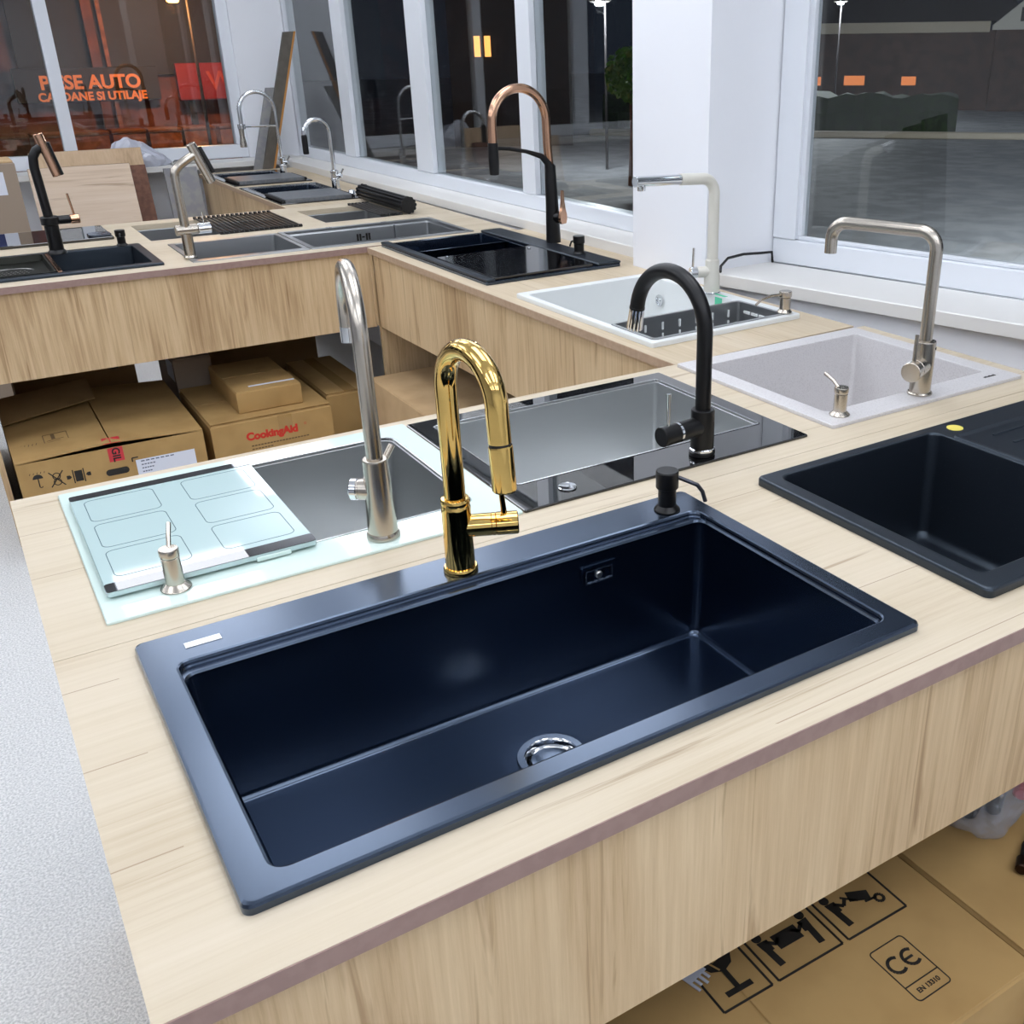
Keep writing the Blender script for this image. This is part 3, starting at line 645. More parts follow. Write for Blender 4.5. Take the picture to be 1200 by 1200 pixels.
for lay, (rad, cnt) in enumerate(((.030, 12), (.016, 6))):
    for k in range(cnt):
        a = 2*PI*k/cnt; cx, cz = .048+rad*math.cos(a), .0400+rad*math.sin(a)
        cyl(bm, (cx, -.20, cz), (cx, .35, cz), .0062, 8)
        for yy in (-.215, .35): cyl(bm2, (cx, yy, cz), (cx, yy+.015, cz), .0085, 8)
for yy in (-.213, .352): cyl(bm2, (.048, yy, .0400), (.048, yy+.011, .0400), .028, 16)
obj('rolled_rods', bm, 'matte_black', mr, kind='stuff'); obj('grip_end', bm2, 'dark_rubber', mr, kind='stuff')
# mint board
mb = thing('cutting_board', 'pale glass cutting board with dark end strips over the mint sink', 'cutting board', (.219, 1.586, T+.0056))
R0 = (-.146, .146, -.194, .194); bm = BM(); loft(bm, [rr(R0, .006, .004), rr(R0, .006, .010), rr(ins(R0, .0012), .006, .0112)]); obj('plate', bm, 'mint_board', mb)
for y0, y1 in ((.172, .1935), (-.1935, -.166)):
    bm = BM(); loft(bm, [rr((-.1455, .1455, y0, y1), .005, .0113), rr((-.1455, .1455, y0, y1), .005, .0119)]); obj('end_strip', bm, 'black_glass', mb)
for x0, x1 in ((-.128, -.022), (.022, .128)):
    for k in range(3):
        y0 = -.150+k*.108; bm = BM(); a_, b_ = (x0, x1, y0, y0+.095), (x0+.0012, x1-.0012, y0+.0012, y0+.0938)
        loft(bm, [rr(a_, .012, .0113), rr(a_, .012, .0115), rr(b_, .011, .0115), rr(b_, .011, .0113)], False, False); obj('etched_line', bm, 'mint_print', mb)
bm = BM()
for x in (-.12, .12):
    for y in (-.17, .17): lathe(bm, [(.008, 0), (.008, .004)], 14, (x, y))
obj('foot', bm, 'dark_rubber', mb, kind='stuff')
obj('front_lip', box(BM(), .055, .105, -.1975, -.1945, .0015, .0085, .001), 'mint_glass', mb)

# ================================================================== TAPS
def ang(dx, dy): return math.atan2(dy, dx)
def V3(*a): return Vector(a)
EX, EZ = V3(1, 0, 0), V3(0, 0, 1)
def flange(root, r, z0, h, mat): return obj('base_ring', lathe(BM(), [(r*.9, z0), (r, z0+.001), (r, z0+h*.6), (r*.93, z0+h)], 32), mat, root)
def barrel(root, d, z, r0, l0, l1, mat, ring=None, capmat=None, name='handle_barrel', gap=.0012):
    """horizontal valve barrel from the body: fixed stub to l0, turning cap to l1"""
    d = V3(*d, 0).normalized()
    obj(name, cyl(BM(), d*.006+EZ*z, d*l0+EZ*z, r0, 24, .001), mat, root)
    if ring: obj('barrel_ring', cyl(BM(), d*l0+EZ*z, d*(l0+.005)+EZ*z, r0*1.01, 24), ring, root)
    else: obj('barrel_ring', cyl(BM(), d*(l0-.0005)+EZ*z, d*(l0+.003)+EZ*z, r0*.93, 24), mat, root)
    q = l0+(.005 if ring else .002)
    return obj('handle_cap', cyl(BM(), d*q+EZ*z, d*l1+EZ*z, r0*1.02, 24, .0015), capmat or mat, root), d
# gold tap on the big sink
g = thing('tap', 'polished gold gooseneck pull-out tap on the big black sink', 'tap', (.507, 1.192, T+.012), ang(.12, -1))
flange(g, .0245, 0, .008, 'gold')
obj('body', lathe(BM(), [(.021, .006), (.0205, .095), (.0205, .099), (.0195, .103), (.0205, .105), (.0205, .109), (.019, .112), (.0125, .1125)], 32), 'gold', g)
R = .060; zc = .272; pts = [V3(0, 0, .108), V3(0, 0, .19), V3(0, 0, .24)] + arc((R, 0, zc), R, 180, -4, 26) + [V3(2*R+.002, 0, .228)]
obj('spout', tube(BM(), pts, .0148, 24), 'gold', g)
obj('seal_ring', cyl(BM(), V3(2*R+.002, 0, .2285), V3(2*R+.0025, 0, .2235), .0142, 24), 'dark_rubber', g)
obj('spray_head', tube(BM(), [V3(2*R+.0025, 0, .224), V3(2*R+.0027, 0, .2225), V3(2*R+.006, 0, .166), V3(2*R+.006, 0, .1655), V3(2*R+.006, 0, .164)], [.0152, .0158, .0158, .0150, .0145], 24), 'gold', g)
# barrel pointing screen-right: rotate world direction into the tap frame
def wl(root, dx, dy): a = -root.rotation_euler[2]; return (dx*math.cos(a)-dy*math.sin(a), dx*math.sin(a)+dy*math.cos(a))
cap, d = barrel(g, wl(g, 1, -.45), .068, .0162, .048, .085, 'gold', ring='gold')
obj('lever', tube(BM(), [d*.066+EZ*.080, d*.064+EZ*.11, d*.060+EZ*.146], [.0044, .0040, .0036], 12), 'gold', g)
# brushed steel tap on the mint sink
g = thing('tap', 'brushed steel gooseneck tap with conical body on the mint sink', 'tap', (.461, 1.372, T+.005), ang(.23, 1))
flange(g, .0255, 0, .010, 'nickel')
obj('body', lathe(BM(), [(.0230, .008), (.0190, .125), (.0185, .128), (.016, .1295)], 32), 'nickel', g)
R = .088; zc = .305; pts = [V3(0, 0, .120), V3(0, 0, .2), V3(0, 0, .27)] + arc((R, 0, zc), R, 180, 0, 26) + [V3(2*R, 0, .285)]
obj('spout', tube(BM(), pts, .0122, 20), 'nickel', g)
obj('aerator', lathe(BM(), [(.0128, .262), (.0128, .286), (.012, .2865)], 20, (2*R, 0)), 'chrome', g)
cap, d = barrel(g, wl(g, -.80, .60), .078, .0165, .028, .042, 'nickel', capmat='chrome')
obj('lever', tube(BM(), [V3(*wl(g, .014, .004), .118), V3(*wl(g, .032, .010), .140)], [.0052, .0052], 12), 'nickel', g)
# matt black tap on the black glass sink
g = thing('tap', 'matt black gooseneck tap with chrome lever on the black glass sink', 'tap', (1.072, 1.366, T+.0055), ang(-.10, 1))
obj('base_ring', lathe(BM(), [(.0235, 0), (.024, .001), (.024, .0065), (.022, .008)], 32), 'matte_black', g)
obj('chrome_ring', lathe(BM(), [(.0225, .0075), (.0235, .009), (.0235, .0125), (.0215, .014)], 32), 'chrome', g)
obj('body', lathe(BM(), [(.0215, .013), (.0215, .084), (.020, .0865), (.0145, .087)], 32), 'matte_black', g)
R = .092; zc = .226; pts = [V3(0, 0, .084), V3(0, 0, .15), V3(0, 0, .2)] + arc((R, 0, zc), R, 180, 8, 26)
obj('spout', tube(BM(), pts, .0140, 22), 'matte_black', g)
e = pts[-1]; dn = (pts[-1]-pts[-2]).normalized()
obj('seal_ring', cyl(BM(), e, e+dn*.004, .0146, 22), 'matte_black', g)
sh = obj('spray_head', cyl(BM(), e+dn*.004, e+dn*.042, .0108, 20, .001), 'dark_rubber', g)
u_ = dn.orthogonal().normalized(); w_ = dn.cross(u_); bm = BM()
for k in range(12):
    a = 2*PI*k/12; q = .0118*(math.cos(a)*u_+math.sin(a)*w_); cyl(bm, e+dn*.004+q, e+dn*.044+q*1.12, .0021, 6)
obj('spray_rib', bm, 'chrome', g, kind='stuff')
cap, d = barrel(g, wl(g, -1, -.10), .056, .0178, .058, .100, 'matte_black', ring='chrome')
obj('lever', tube(BM(), [d*.083+EZ*.072, d*.082+EZ*.132], [.0032, .0038], 12), 'chrome', g)
# brushed nickel tap on the beige sink
g = thing('tap', 'brushed nickel tap with square bent spout on the beige sink', 'tap', (1.660, 1.375, T+.008), ang(-.30, 1))
flange(g, .0262, 0, .006, 'nickel')
obj('body', lathe(BM(), [(.0225, .005), (.0225, .112), (.0215, .1145), (.0145, .115)], 32), 'nickel', g)
H = .334; rb = .036; pts = [V3(0, 0, .11), V3(0, 0, .2), V3(0, 0, H-rb)] + arc((rb, 0, H-rb), rb, 180, 90, 10)[1:] + [V3(.11, 0, H), V3(.236-rb, 0, H)] + arc((.236-rb, 0, H-rb), rb, 90, 0, 10)[1:] + [V3(.236, 0, H-rb-.030)]
obj('spout', tube(BM(), pts, .0132, 22), 'nickel', g)
cap, d = barrel(g, wl(g, -.93, -.36), .063, .0205, .044, .070, 'nickel')
obj('lever', tube(BM(), [d*.056+EZ*.080, d*.054+EZ*.138], [.0042, .0042], 12), 'nickel', g)
obj('grub_screw', lathe(BM(), [(.003, 0), (.003, .0008)], 12), 'ink', g).matrix_local = Matrix.Translation(V3(*wl(g, .012, -.0192), .100)) @ Euler((PI/2, 0, math.atan2(*reversed(wl(g, .55, -.8)))+PI/2)).to_matrix().to_4x4()
# cream tap on the white sink
g = thing('tap', 'cream and chrome right angle pull-out tap on the white sink by the pillar', 'tap', (1.877, 2.366, T+.014), PI+AR)
flange(g, .0265, 0, .005, 'chrome')
obj('body', lathe(BM(), [(.0235, .004), (.0235, .05), (.0205, .066), (.0205, .094), (.0185, .098), (.016, .0985)], 32), 'cream_tap', g)
H = .327; rb = .045; pts = [V3(0, 0, .09), V3(0, 0, .2), V3(0, 0, H-rb)] + arc((rb, 0, H-rb), rb, 180, 90, 10)[1:] + [V3(.126, 0, H+.004)]
obj('spout', tube(BM(), pts, .0158, 22), 'cream_tap', g)
obj('spray_head', cyl(BM(), V3(.1262, 0, H+.004), V3(.278, 0, H+.009), .0145, 24, .001), 'chrome', g)
obj('nozzle', lathe(BM(), [(.011, H-.016), (.012, H-.006), (.012, H+.002)], 18, (.256, 0)), 'chrome', g)
cap, d = barrel(g, (1, -.35), .063, .0160, .045, .068, 'cream_tap', capmat='chrome')
obj('lever', tube(BM(), [d*.060+EZ*.076, d*.058+EZ*.134], [.0035, .0035], 12), 'chrome', g)
# copper and black tap
g = thing('tap', 'tall copper arch tap with matt black body and spray, on the window sink', 'tap', (1.905, 3.352, T+.020), PI+AR)
pts = [V3(0, 0, 0), V3(0, 0, .01), V3(.001, 0, .13), V3(.004, 0, .27), V3(.006, 0, .272)]
obj('body', tube(BM(), pts, [.027, .027, .0235, .0195, .016], 24), 'matte_black', g)
R = .108; zc = .425; pts = [V3(.006, 0, .26), V3(.012, 0, .34)] + arc((.014+R, 0, zc), R, 180, 0, 28) + [V3(.014+2*R+.001, 0, .36)]
obj('spout', tube(BM(), pts, .0155, 20), 'copper', g)
obj('holder_arm', tube(BM(), [V3(.004, 0, .255), V3(.012, 0, .285), V3(.040, 0, .306), V3(.10, 0, .325), V3(.17, 0, .338), V3(.215, 0, .342)], [.018, .016, .010, .007, .0065, .0065], 12), 'matte_black', g)
obj('spray_head', lathe(BM(), [(.0155, .255), (.0170, .258), (.0185, .30), (.0175, .355), (.0165, .361)], 22, (.014+2*R+.001, 0)), 'matte_black', g)
hd = V3(*wl(g, .42, -.91), 0)
obj('handle_hub', cyl(BM(), hd*.012+EZ*.092, hd*.040+EZ*.092, .021, 22, .003), 'matte_black', g)
bm = BM(); prof = [(.0, -.026), (.014, -.022), (.0205, -.008), (.020, .008), (.012, .030), (.0062, .055), (.0045, .085), (.0035, .095)]
loops = [[(0, -r*math.cos(0), z) for _ in range(1)] for r, z in prof]
A = []
for sgn in (0, 1):
    pl = [(-r, z) for r, z in prof] + [(r, z) for r, z in prof[::-1]]
    A.append([hd*(.0405+sgn*.010)+V3(-hd.y, hd.x, 0)*x+EZ*(.092+z) for x, z in pl[1:-1]])
loft(bm, A); obj('handle', bm, 'copper', g, label='copper teardrop handle')
# chrome taps at the back
def chrome_tap(label, loc, rz, R, top, tip, r=.0105, spring=False, group=None):
    g = thing('tap', label, 'tap', loc, rz)
    flange(g, .024, 0, .008, 'chrome')
    obj('body', lathe(BM(), [(.0195, .006), (.0195, .045), (.0225, .048), (.0225, .056), (.0185, .060), (.0185, .085), (.0215, .088), (.0215, .095), (.013, .10)], 24), 'chrome', g)
    zc = top-R; pts = [V3(0, 0, .09), V3(0, 0, .16), V3(0, 0, zc-.02)] + arc((R, 0, zc), R, 180, 0, 24) + [V3(2*R, 0, tip+.09)]
    obj('spout', tube(BM(), pts, r, 16), 'chrome', g)
    if spring:
        bm = BM(); hp = []; L = pts[3:]
        for p, q in zip(L, L[1:]):
            dd = (q-p).normalized(); n = max(1, int((q-p).length/.011))
            for k in range(n):
                c = p.lerp(q, k/n); cyl(bm, c-dd*.0028, c+dd*.0028, r+.0032, 12)
        obj('spring_coil', bm, 'chrome', g, kind='stuff')
        obj('holder_arm', tube(BM(), [V3(0, 0, .27), V3(.03, 0, .272), V3(2*R-.012, 0, .275)], .006, 10), 'chrome', g)
        obj('holder_ring', cyl(BM(), V3(2*R, 0, .262), V3(2*R, 0, .288), .021, 18, .001), 'chrome', g)
        obj('spray_head', lathe(BM(), [(.019, tip), (.0185, tip+.02), (.013, tip+.06), (.015, tip+.10), (.012, tip+.12)], 20, (2*R+.004, 0)), 'nickel', g)
    else:
        obj('spray_head', lathe(BM(), [(.0125, tip), (.015, tip+.004), (.0145, tip+.085), (.0125, tip+.092)], 20, (2*R, 0)), 'matte_black', g)
    hd = V3(*wl(g, .7, -.7), 0)
    obj('handle_hub', cyl(BM(), hd*.012+EZ*.072, hd*.040+EZ*.072, .0125, 16, .001), 'chrome', g)
    obj('lever', tube(BM(), [hd*.034+EZ*.076, hd*.052+EZ*.105], .0045, 10), 'chrome', g)
chrome_tap('chrome gooseneck tap with black spray end, in front of the long window', (1.795, 5.44, T+.006), PI, .067, .348, .185)
chrome_tap('tall chrome spring tap with side arm, in the far corner', (1.775, 6.30, T+.006), PI, .100, .455, .165, r=.009, spring=True)
# steel tap on the far island
g = thing('tap', 'brushed steel tap with tilted pull-out spray on the far island', 'tap', (.735, 3.935, T+.004), 0)
obj('body', lathe(BM(), [(.0235, 0), (.0235, .004), (.0195, .010), (.0190, .085)], 24), 'nickel', g)
obj('cross_barrel', cyl(BM(), V3(-.034, 0, .098), V3(.040, 0, .098), .0185, 22, .0015), 'nickel', g)
obj('handle_cap', cyl(BM(), V3(.042, 0, .098), V3(.086, 0, .098), .0188, 22, .0015), 'chrome', g)
obj('spout', tube(BM(), [V3(0, 0, .10), V3(-.002, 0, .2), V3(-.004, 0, .275), V3(0, 0, .298), V3(.018, 0, .316), V3(.045, 0, .332), V3(.082, 0, .352)], [.0155, .0155, .0155, .0155, .0150, .0145, .0140], 18), 'nickel', g)
obj('spray_head', cyl(BM(), V3(.066, 0, .385), V3(.116, 0, .252), .0165, 20, .002), 'nickel', g)
obj('button_strip', cyl(BM(), V3(.094, -.001, .372), V3(.128, -.001, .285), .007, 12, .001), 'dark_rubber', g)
obj('lever', tube(BM(), [V3(.066, 0, .116), V3(.064, -.004, .155)], .0032, 10), 'chrome', g)
# black and rose gold tap far left
g = thing('tap', 'black tap with rose gold lever and spray on the black far island sink', 'tap', (.345, 4.290, T+.010), 0)
obj('body', lathe(BM(), [(.033, 0), (.032, .006), (.025, .014), (.024, .10), (.031, .104), (.031, .128), (.028, .131)], 26), 'matte_black', g)
obj('handle_barrel', cyl(BM(), V3(.0, 0, .116), V3(.066, 0, .116), .0150, 20, .001), 'matte_black', g)
obj('handle_cap', cyl(BM(), V3(.0665, 0, .116), V3(.098, 0, .116), .0170, 20, .002), 'copper', g)
obj('lever', tube(BM(), [V3(.082, 0, .132), V3(.074, 0, .205)], .0042, 10), 'copper', g)
obj('spout', tube(BM(), [V3(-.002, 0, .125), V3(-.006, 0, .22), V3(-.010, 0, .30), V3(-.006, 0, .335), V3(.008, 0, .356), V3(.026, -.004, .366)], .0160, 18), 'matte_black', g)
obj('spray_head', cyl(BM(), V3(.024, -.006, .412), V3(.056, -.010, .268), .0160, 20, .002), 'copper', g)
obj('spray_grip', cyl(BM(), V3(.044, -.004, .382), V3(.068, -.008, .270), .0115, 16, .002), 'matte_black', g)

# ================================================================== SOAP DISPENSERS
def dispenser(label, loc, rz, mat, hb, r, noz, flange_r=.021, cap_r=None, cap_h=.014, nr=.0033, nmat=None):
    g = thing('soap_dispenser', label, 'soap dispenser', loc, rz, None)
    flr = lathe(BM(), [(flange_r*.95, 0), (flange_r, .0015), (flange_r*.97, .003), (r*1.02, .009)], 28); obj('flange', flr, mat, g)
    obj('body', lathe(BM(), [(r*.98, .008), (r, .012), (r, hb), (r*.9, hb+.001)], 28), mat, g)
    cr = cap_r or r*1.02
    cap = obj('pump_head', lathe(BM(), [(cr*.93, hb+.002), (cr, hb+.004), (cr, hb+cap_h-.002), (cr*.93, hb+cap_h)], 28), mat, g)
    obj('nozzle', tube(BM(), noz, nr, 10), nmat or mat, g)
    return g
dispenser('matt black soap dispenser with grey nozzle on the big black sink', (.868, 1.192, T+.012), ang(.85, -.55), 'matte_black', .036, .0145,
          [V3(.012, 0, .058), V3(.035, 0, .048), V3(.048, 0, .042), V3(.056, 0, .031), V3(.061, 0, .014)], cap_r=.0182, cap_h=.032, nr=.0034, nmat=pm('dark gun metal', '55565c', .35, 1))
dispenser('brushed steel soap dispenser with upright nozzle on the mint sink', (.159, 1.379, T+.005), ang(.3, 1), 'nickel', .048, .0125, [V3(.006, 0, .058), V3(.022, 0, .070), V3(.045, 0, .080)], cap_r=.0135)
dispenser('brushed steel soap dispenser on the beige sink corner', (1.425, 1.373, T+.008), ang(-.1, 1), 'nickel', .044, .0135, [V3(.006, 0, .054), V3(.022, 0, .066), V3(.045, 0, .076)], cap_r=.0145)
dispenser('chrome soap dispenser with long side nozzle on the white sink', (1.884, 2.052, T+.0165), PI, 'nickel', .040, .0150, [V3(.006, 0, .050), V3(.05, 0, .052), V3(.085, 0, .046), V3(.104, 0, .034)], cap_r=.0175, cap_h=.018)
dispenser('small black soap dispenser beside the copper tap', (1.862, 3.098, T+.020), ang(-.85, .55), 'matte_black', .034, .0175, [V3(.012, 0, .046), V3(.026, 0, .042), V3(.032, 0, .026)], cap_r=.0205, cap_h=.028)
dispenser('small black soap dispenser at the back rim of the far black sink', (.570, 4.318, T+.010), ang(-.2, -1), 'matte_black', .032, .0150, [V3(.010, 0, .046), V3(.03, 0, .046), V3(.04, 0, .036)], cap_r=.0185, cap_h=.026)

# ================================================================== CARDBOARD BOXES
def carton(label, x0, x1, y0, y1, z0, z1, mat, seam='x', b=.006, name='cardboard_box', rz=0., tape=True, group=None):
    c = ((x0+x1)/2, (y0+y1)/2); g = thing(name, label, 'box', (*c, z0), rz, group)
    hx, hy, h = (x1-x0)/2, (y1-y0)/2, z1-z0
    obj('carton', box(BM(), -hx, hx, -hy, hy, 0, h-.0025, b), mat, g)
    gp = .0016
    fl = [(-hx+.002, hx-.002, -hy+.002, -gp), (-hx+.002, hx-.002, gp, hy-.002)] if seam == 'x' else [(-hx+.002, -gp, -hy+.002, hy-.002), (gp, hx-.002, -hy+.002, hy-.002)]
    for f in fl: obj('flap', box(BM(), *f, h-.003, h, .001), mat, g)
    if tape:
        tb = (-hx, hx, -.024, .024) if seam == 'x' else (-.024, .024, -hy, hy)
        obj('tape', box(BM(), *tb, h+.0001, h+.0006), 'tape', g)
    return g
ZB = T-.5
# the two boxes in the near right corner
bA = carton('brown carton printed with handling symbols, lower right under the front worktop', .30, 1.052, .545, 1.16, 0, ZB, 'card', seam='y', tape=False)
bB = carton('plain brown carton right of the symbol printed one, under the front worktop', 1.062, 1.80, .53, 1.16, 0, ZB-.004, 'card', seam='y', tape=False)
cA = ((.30+1.052)/2, (.545+1.16)/2)
def on_top(ikbm, g, x, y, z, rot=0.): return xf(ikbm, Matrix.Translation((x, y, z)) @ Matrix.Rotation(rot, 4, 'Z'))
hA = ZB
# symbols: each in a frame .12 wide, feet towards the camera
def man(ik, x, y, flip=1):
    ik.disc((x-.003*flip, y+.052), .0078); ik.poly([(x-.009*flip, y+.044), (x+.009*flip, y+.043), (x+.009*flip, y+.024), (x-.006*flip, y+.022)])
    ik.line((x-.001*flip, y+.024), (x+.001*flip, y-.004), .011); ik.path([(x+.004*flip, y+.040), (x+.017*flip, y+.029), (x+.026*flip, y+.038)], .006)
ik = Ink()
w = .0036
ik.frame(.0, .084, 0, .13, w)                          # fragile glass
ik.poly([(.014, .098), (.070, .098), (.069, .078), (.060, .062), (.042, .054), (.024, .062), (.015, .078)])
ik.line((.042, .056), (.042, .024), .008); ik.rect(.020, .064, .016, .025)
ik.frame(.096, .216, 0, .13, w)                        # two people carrying
man(ik, .118, .022, 1); man(ik, .194, .022, -1); ik.rect(.134, .178, .040, .066)
ik.frame(.228, .346, 0, .13, w)                        # person with a trolley
man(ik, .250, .022, 1); ik.line((.272, .066), (.292, .048), .004)
ik.poly([(.286, .070), (.318, .056), (.312, .038), (.280, .052)]); ik.arc((.324, .034), .007, .005, 0, 360); ik.line((.300, .040), (.322, .038), .004)
obj('handling_symbols', on_top(ik.bm, bA, .636-cA[0], .728-cA[1], hA+.0001, math.radians(-1)), 'ink', bA)
ik = Ink()
ik.path([(.020, .088), (.042, .082), (.036, .074), (.062, .080)], .0028); ik.line((.030, .078), (.038, .058), .0028)
obj('crack_mark', on_top(ik.bm, bA, .636-cA[0], .728-cA[1], hA+.0007), 'card', bA)
ik = Ink(); pts = [(p[0], p[1]) for p in rr((0, .065, 0, .095), .006, 0, 4)]; ik.path(pts, .0018, True); ik.line((0, .026), (.065, .026), .0018)
ik.arc((.020, .060), .013, .005, 50, 310); ik.arc((.048, .060), .013, .005, 50, 310); ik.rect(.036, .052, .058, .062)
obj('ce_mark', on_top(ik.bm, bA, .868-cA[0], .594-cA[1], hA+.0001), 'ink', bA)
tbm = text_bm('EN 13310', .0105, .0002, .0003); obj('ce_text', on_top(tbm, bA, .9005-cA[0], .607-cA[1], hA+.0004), 'ink', bA)
bm = BM(); box(bm, -.02, .045, -.012, .02, 0, .002, .0005)
for k in range(4): box(bm, -.02+k*.016, -.012+k*.016, -.034+.006*(k % 2), -.011, 0, .002, .0005)
xf(bm, Matrix.Diagonal((.55, .75, 1, 1))); obj('torn_tape', on_top(bm, bA, .632-cA[0], .800-cA[1], hA+.0008, .25), 'hazy_plastic', bA, label='torn scrap of whitish tape')
# plastic bag with fittings on the second box
pb = thing('plastic_bag', 'clear plastic bag of fittings with a red part, on the plain carton', 'bag', (1.258, .825, ZB-.004), math.radians(12))
bm = BM(); bmesh.ops.create_icosphere(bm, subdivisions=4, radius=1)
rnd = random.Random(3)
ph = [(rnd.uniform(3, 9), rnd.uniform(0, 6), Vector((rnd.uniform(-1, 1), rnd.uniform(-1, 1), rnd.uniform(-1, 1))).normalized()) for _ in range(9)]
for v in bm.verts:
    n = v.co.normalized(); k = sum(.035*abs(math.sin(f*n.dot(dv)+p)) for f, p, dv in ph)
    sx, sy = math.copysign(abs(n.x)**.6, n.x), math.copysign(abs(n.y)**.6, n.y)
    v.co = Vector((sx*.085*(1+k), sy*.075*(1+k), max(-.034, n.z*.036*(1+2.0*k))+.0345))
obj('bag', bm, 'plastic', pb, sharp=7)
obj('fitting', cyl(BM(), (-.055, -.015, .020), (.02, -.005, .024), .017, 16, .003), 'dark_rubber', pb)
obj('fitting', cyl(BM(), (-.02, -.045, .019), (.035, -.030, .022), .013, 16, .003), 'matte_black', pb)
obj('fitting', cyl(BM(), (.000, -.05, .038), (.012, -.01, .046), .005, 12, .001), 'chrome', pb)
obj('red_cap', cyl(BM(), (.020, -.074, .044), (.085, -.040, .052), .015, 18, .004), 'red_part', pb, label='red plastic part')
hs = thing('hose', 'short black hose with a ring end lying on the plain carton, right edge', 'hose', (1.225, .665, ZB-.004))
obj('tube', tube(BM(), [V3(-.022, .016, .0095), V3(.008, .034, .0095), V3(.045, .045, .0095), V3(.10, .055, .012)], .0060, 12), 'dark_rubber', hs)
obj('end_nut', cyl(BM(), (-.045, .002, .012), (-.022, .016, .012), .0105, 14, .002), pm('dark brass', '3a2a22', .35, .9), hs)
# boxes under the far island
ZC = T-.55
bO = thing('cardboard_box', 'wide carton with lifted lid, red fragile tape and umbrella symbols under the far island', 'box', (.320, 4.01, 0))
hx, hy, hz = .297, .345, ZC
obj('carton', slab_holes(BM(), (-hx, hx, -hy, hy), [(-hx+.004, hx-.004, -hy+.004, hy-.004)], .002, hz), 'card', bO)
obj('carton_bottom', box(BM(), -hx+.004, hx-.004, -hy+.004, hy-.004, .002, .006), 'card', bO)
def quad(bm, P, th=.004):
    n = (Vector(P[1])-Vector(P[0])).cross(Vector(P[3])-Vector(P[0])).normalized()*th
    a = [bm.verts.new(Vector(p)) for p in P]; b = [bm.verts.new(Vector(p)+n) for p in P]; ring_faces(bm, a, b); bm.faces.new(b); bm.faces.new(a[::-1]); return bm
obj('flap', quad(BM(), [(-hx, -hy+.001, hz+.001), (-.004, -hy+.001, hz+.016), (-.004, hy-.02, hz+.03), (-hx, hy-.02, hz+.02)]), 'card', bO)
obj('flap', quad(BM(), [(.0, -hy+.001, hz+.016), (hx, -hy+.001, hz+.001), (hx, hy-.02, hz+.012), (.0, hy-.02, hz+.03)]), 'card', bO)
obj('loose_flap', quad(BM(), [(-hx, .02, hz+.030), (.02, .12, hz+.045), (.02, .27, hz+.085), (-hx, .20, hz+.075)]), 'card_dark', bO)
def on_front(bm, x, z, y, rot=0.): return xf(bm, Matrix.Translation((x, y, z)) @ Matrix.Rotation(PI/2, 4, 'X') @ Matrix.Rotation(rot, 4, 'Z'))
yf = -hy-.0002
ik = Ink(); ik.disc((0, .012), .026, 12, 0, 180); ik.line((0, .012), (0, -.035), .006); ik.arc((.007, -.034), .007, .005, 180, 360, 6)
for k in range(5): ik.line((-.036+k*.018, .040), (-.032+k*.018, .050), .003)
obj('umbrella_mark', on_front(xf(ik.bm, Matrix.Scale(.60, 4)), -.241, hz-.066, yf), 'ink', bO)
ik = Ink(); ik.arc((0, .016), .019, .005, 0, 360); ik.arc((0, -.018), .019, .005, 0, 360); ik.line((-.036, -.044), (.036, .044), .006); ik.line((-.036, .044), (.036, -.044), .006)
obj('no_hooks_mark', on_front(xf(ik.bm, Matrix.Scale(.60, 4)), -.186, hz-.071, yf), 'ink', bO)
ik = Ink(); ik.rect(-.020, .020, -.032, .032); ik.rect(-.030, -.024, -.040, .040); ik.rect(.024, .030, -.040, .040); ik.poly([(-.062, -.010), (-.046, -.010), (-.036, 0), (-.046, .012), (-.062, .012)]); ik.poly([(.062, -.010), (.046, -.010), (.036, 0), (.046, .012), (.062, .012)])
obj('clamp_mark', on_front(xf(ik.bm, Matrix.Scale(.60, 4)), -.120, hz-.075, yf), 'ink', bO)
bm = BM(); loft(bm, [rr((-.037, .037, -.0115, .0115), .0115, 0), rr((-.037, .037, -.0115, .0115), .0115, .0008)]); obj('hand_hole', on_front(bm, .0, hz-.087, yf), 'ink', bO)
obj('red_tape', on_front(Ink().rect(-.024, .024, -.040, .010).bm, .006, hz-.010, yf-.0006), 'red_tape', bO)
obj('tape_end', quad(BM(), [(-.026, -hy-.001, hz+.0165), (.030, -hy-.001, hz+.0165), (.030, -hy+.05, hz+.0205), (-.026, -hy+.05, hz+.0205)], .0008), 'red_tape', bO)
obj('tape_text', on_front(text_bm('GIL', .034, .0002, .0010), .006, hz-.026, yf-.0014, -PI/2), 'ink', bO).scale = (1, 1, 1)
obj('paper_label', on_front(Ink().rect(-.098, .098, -.075, .0).bm, .160, hz-.060, yf-.0004), 'paper', bO)
ik = Ink(.0002)
for r_, (n_, wd) in enumerate(((7, .012), (5, .007), (5, .006), (4, .006))):
    for k in range(n_): ik.rect(-.062+k*wd*1.35, -.062+k*wd*1.35+wd, -.006-r_*.013, -.002-r_*.013)
obj('label_print', on_front(ik.bm, .140, hz-.063, yf-.001), pm('grey print', '5d6478', .7), bO)
obj('corner_mark', on_front(Ink().path([(0, -.014), (0, 0), (.02, 0)], .004).bm, .052, hz-.050, yf), 'ink', bO)
ik = Ink(.0004); ik.frame(0, .075, 0, .085, .0025); ik.line((.008, .010), (.05, .014), .003); ik.line((.008, .024), (.062, .030), .0025); ik.line((.03, .034), (.03, .08), .012)
for k in range(5): ik.line((-.075+k*.012, .012), (-.072+k*.012, .030), .0025)
bm = xf(ik.bm, Matrix.Translation((-.19, -.215, hz+.0125)) @ Matrix.Rotation(math.radians(2.9), 4, 'X') @ Matrix.Rotation(math.radians(-2.9), 4, 'Y')); obj('lid_print', bm, 'ink_faint', bO)
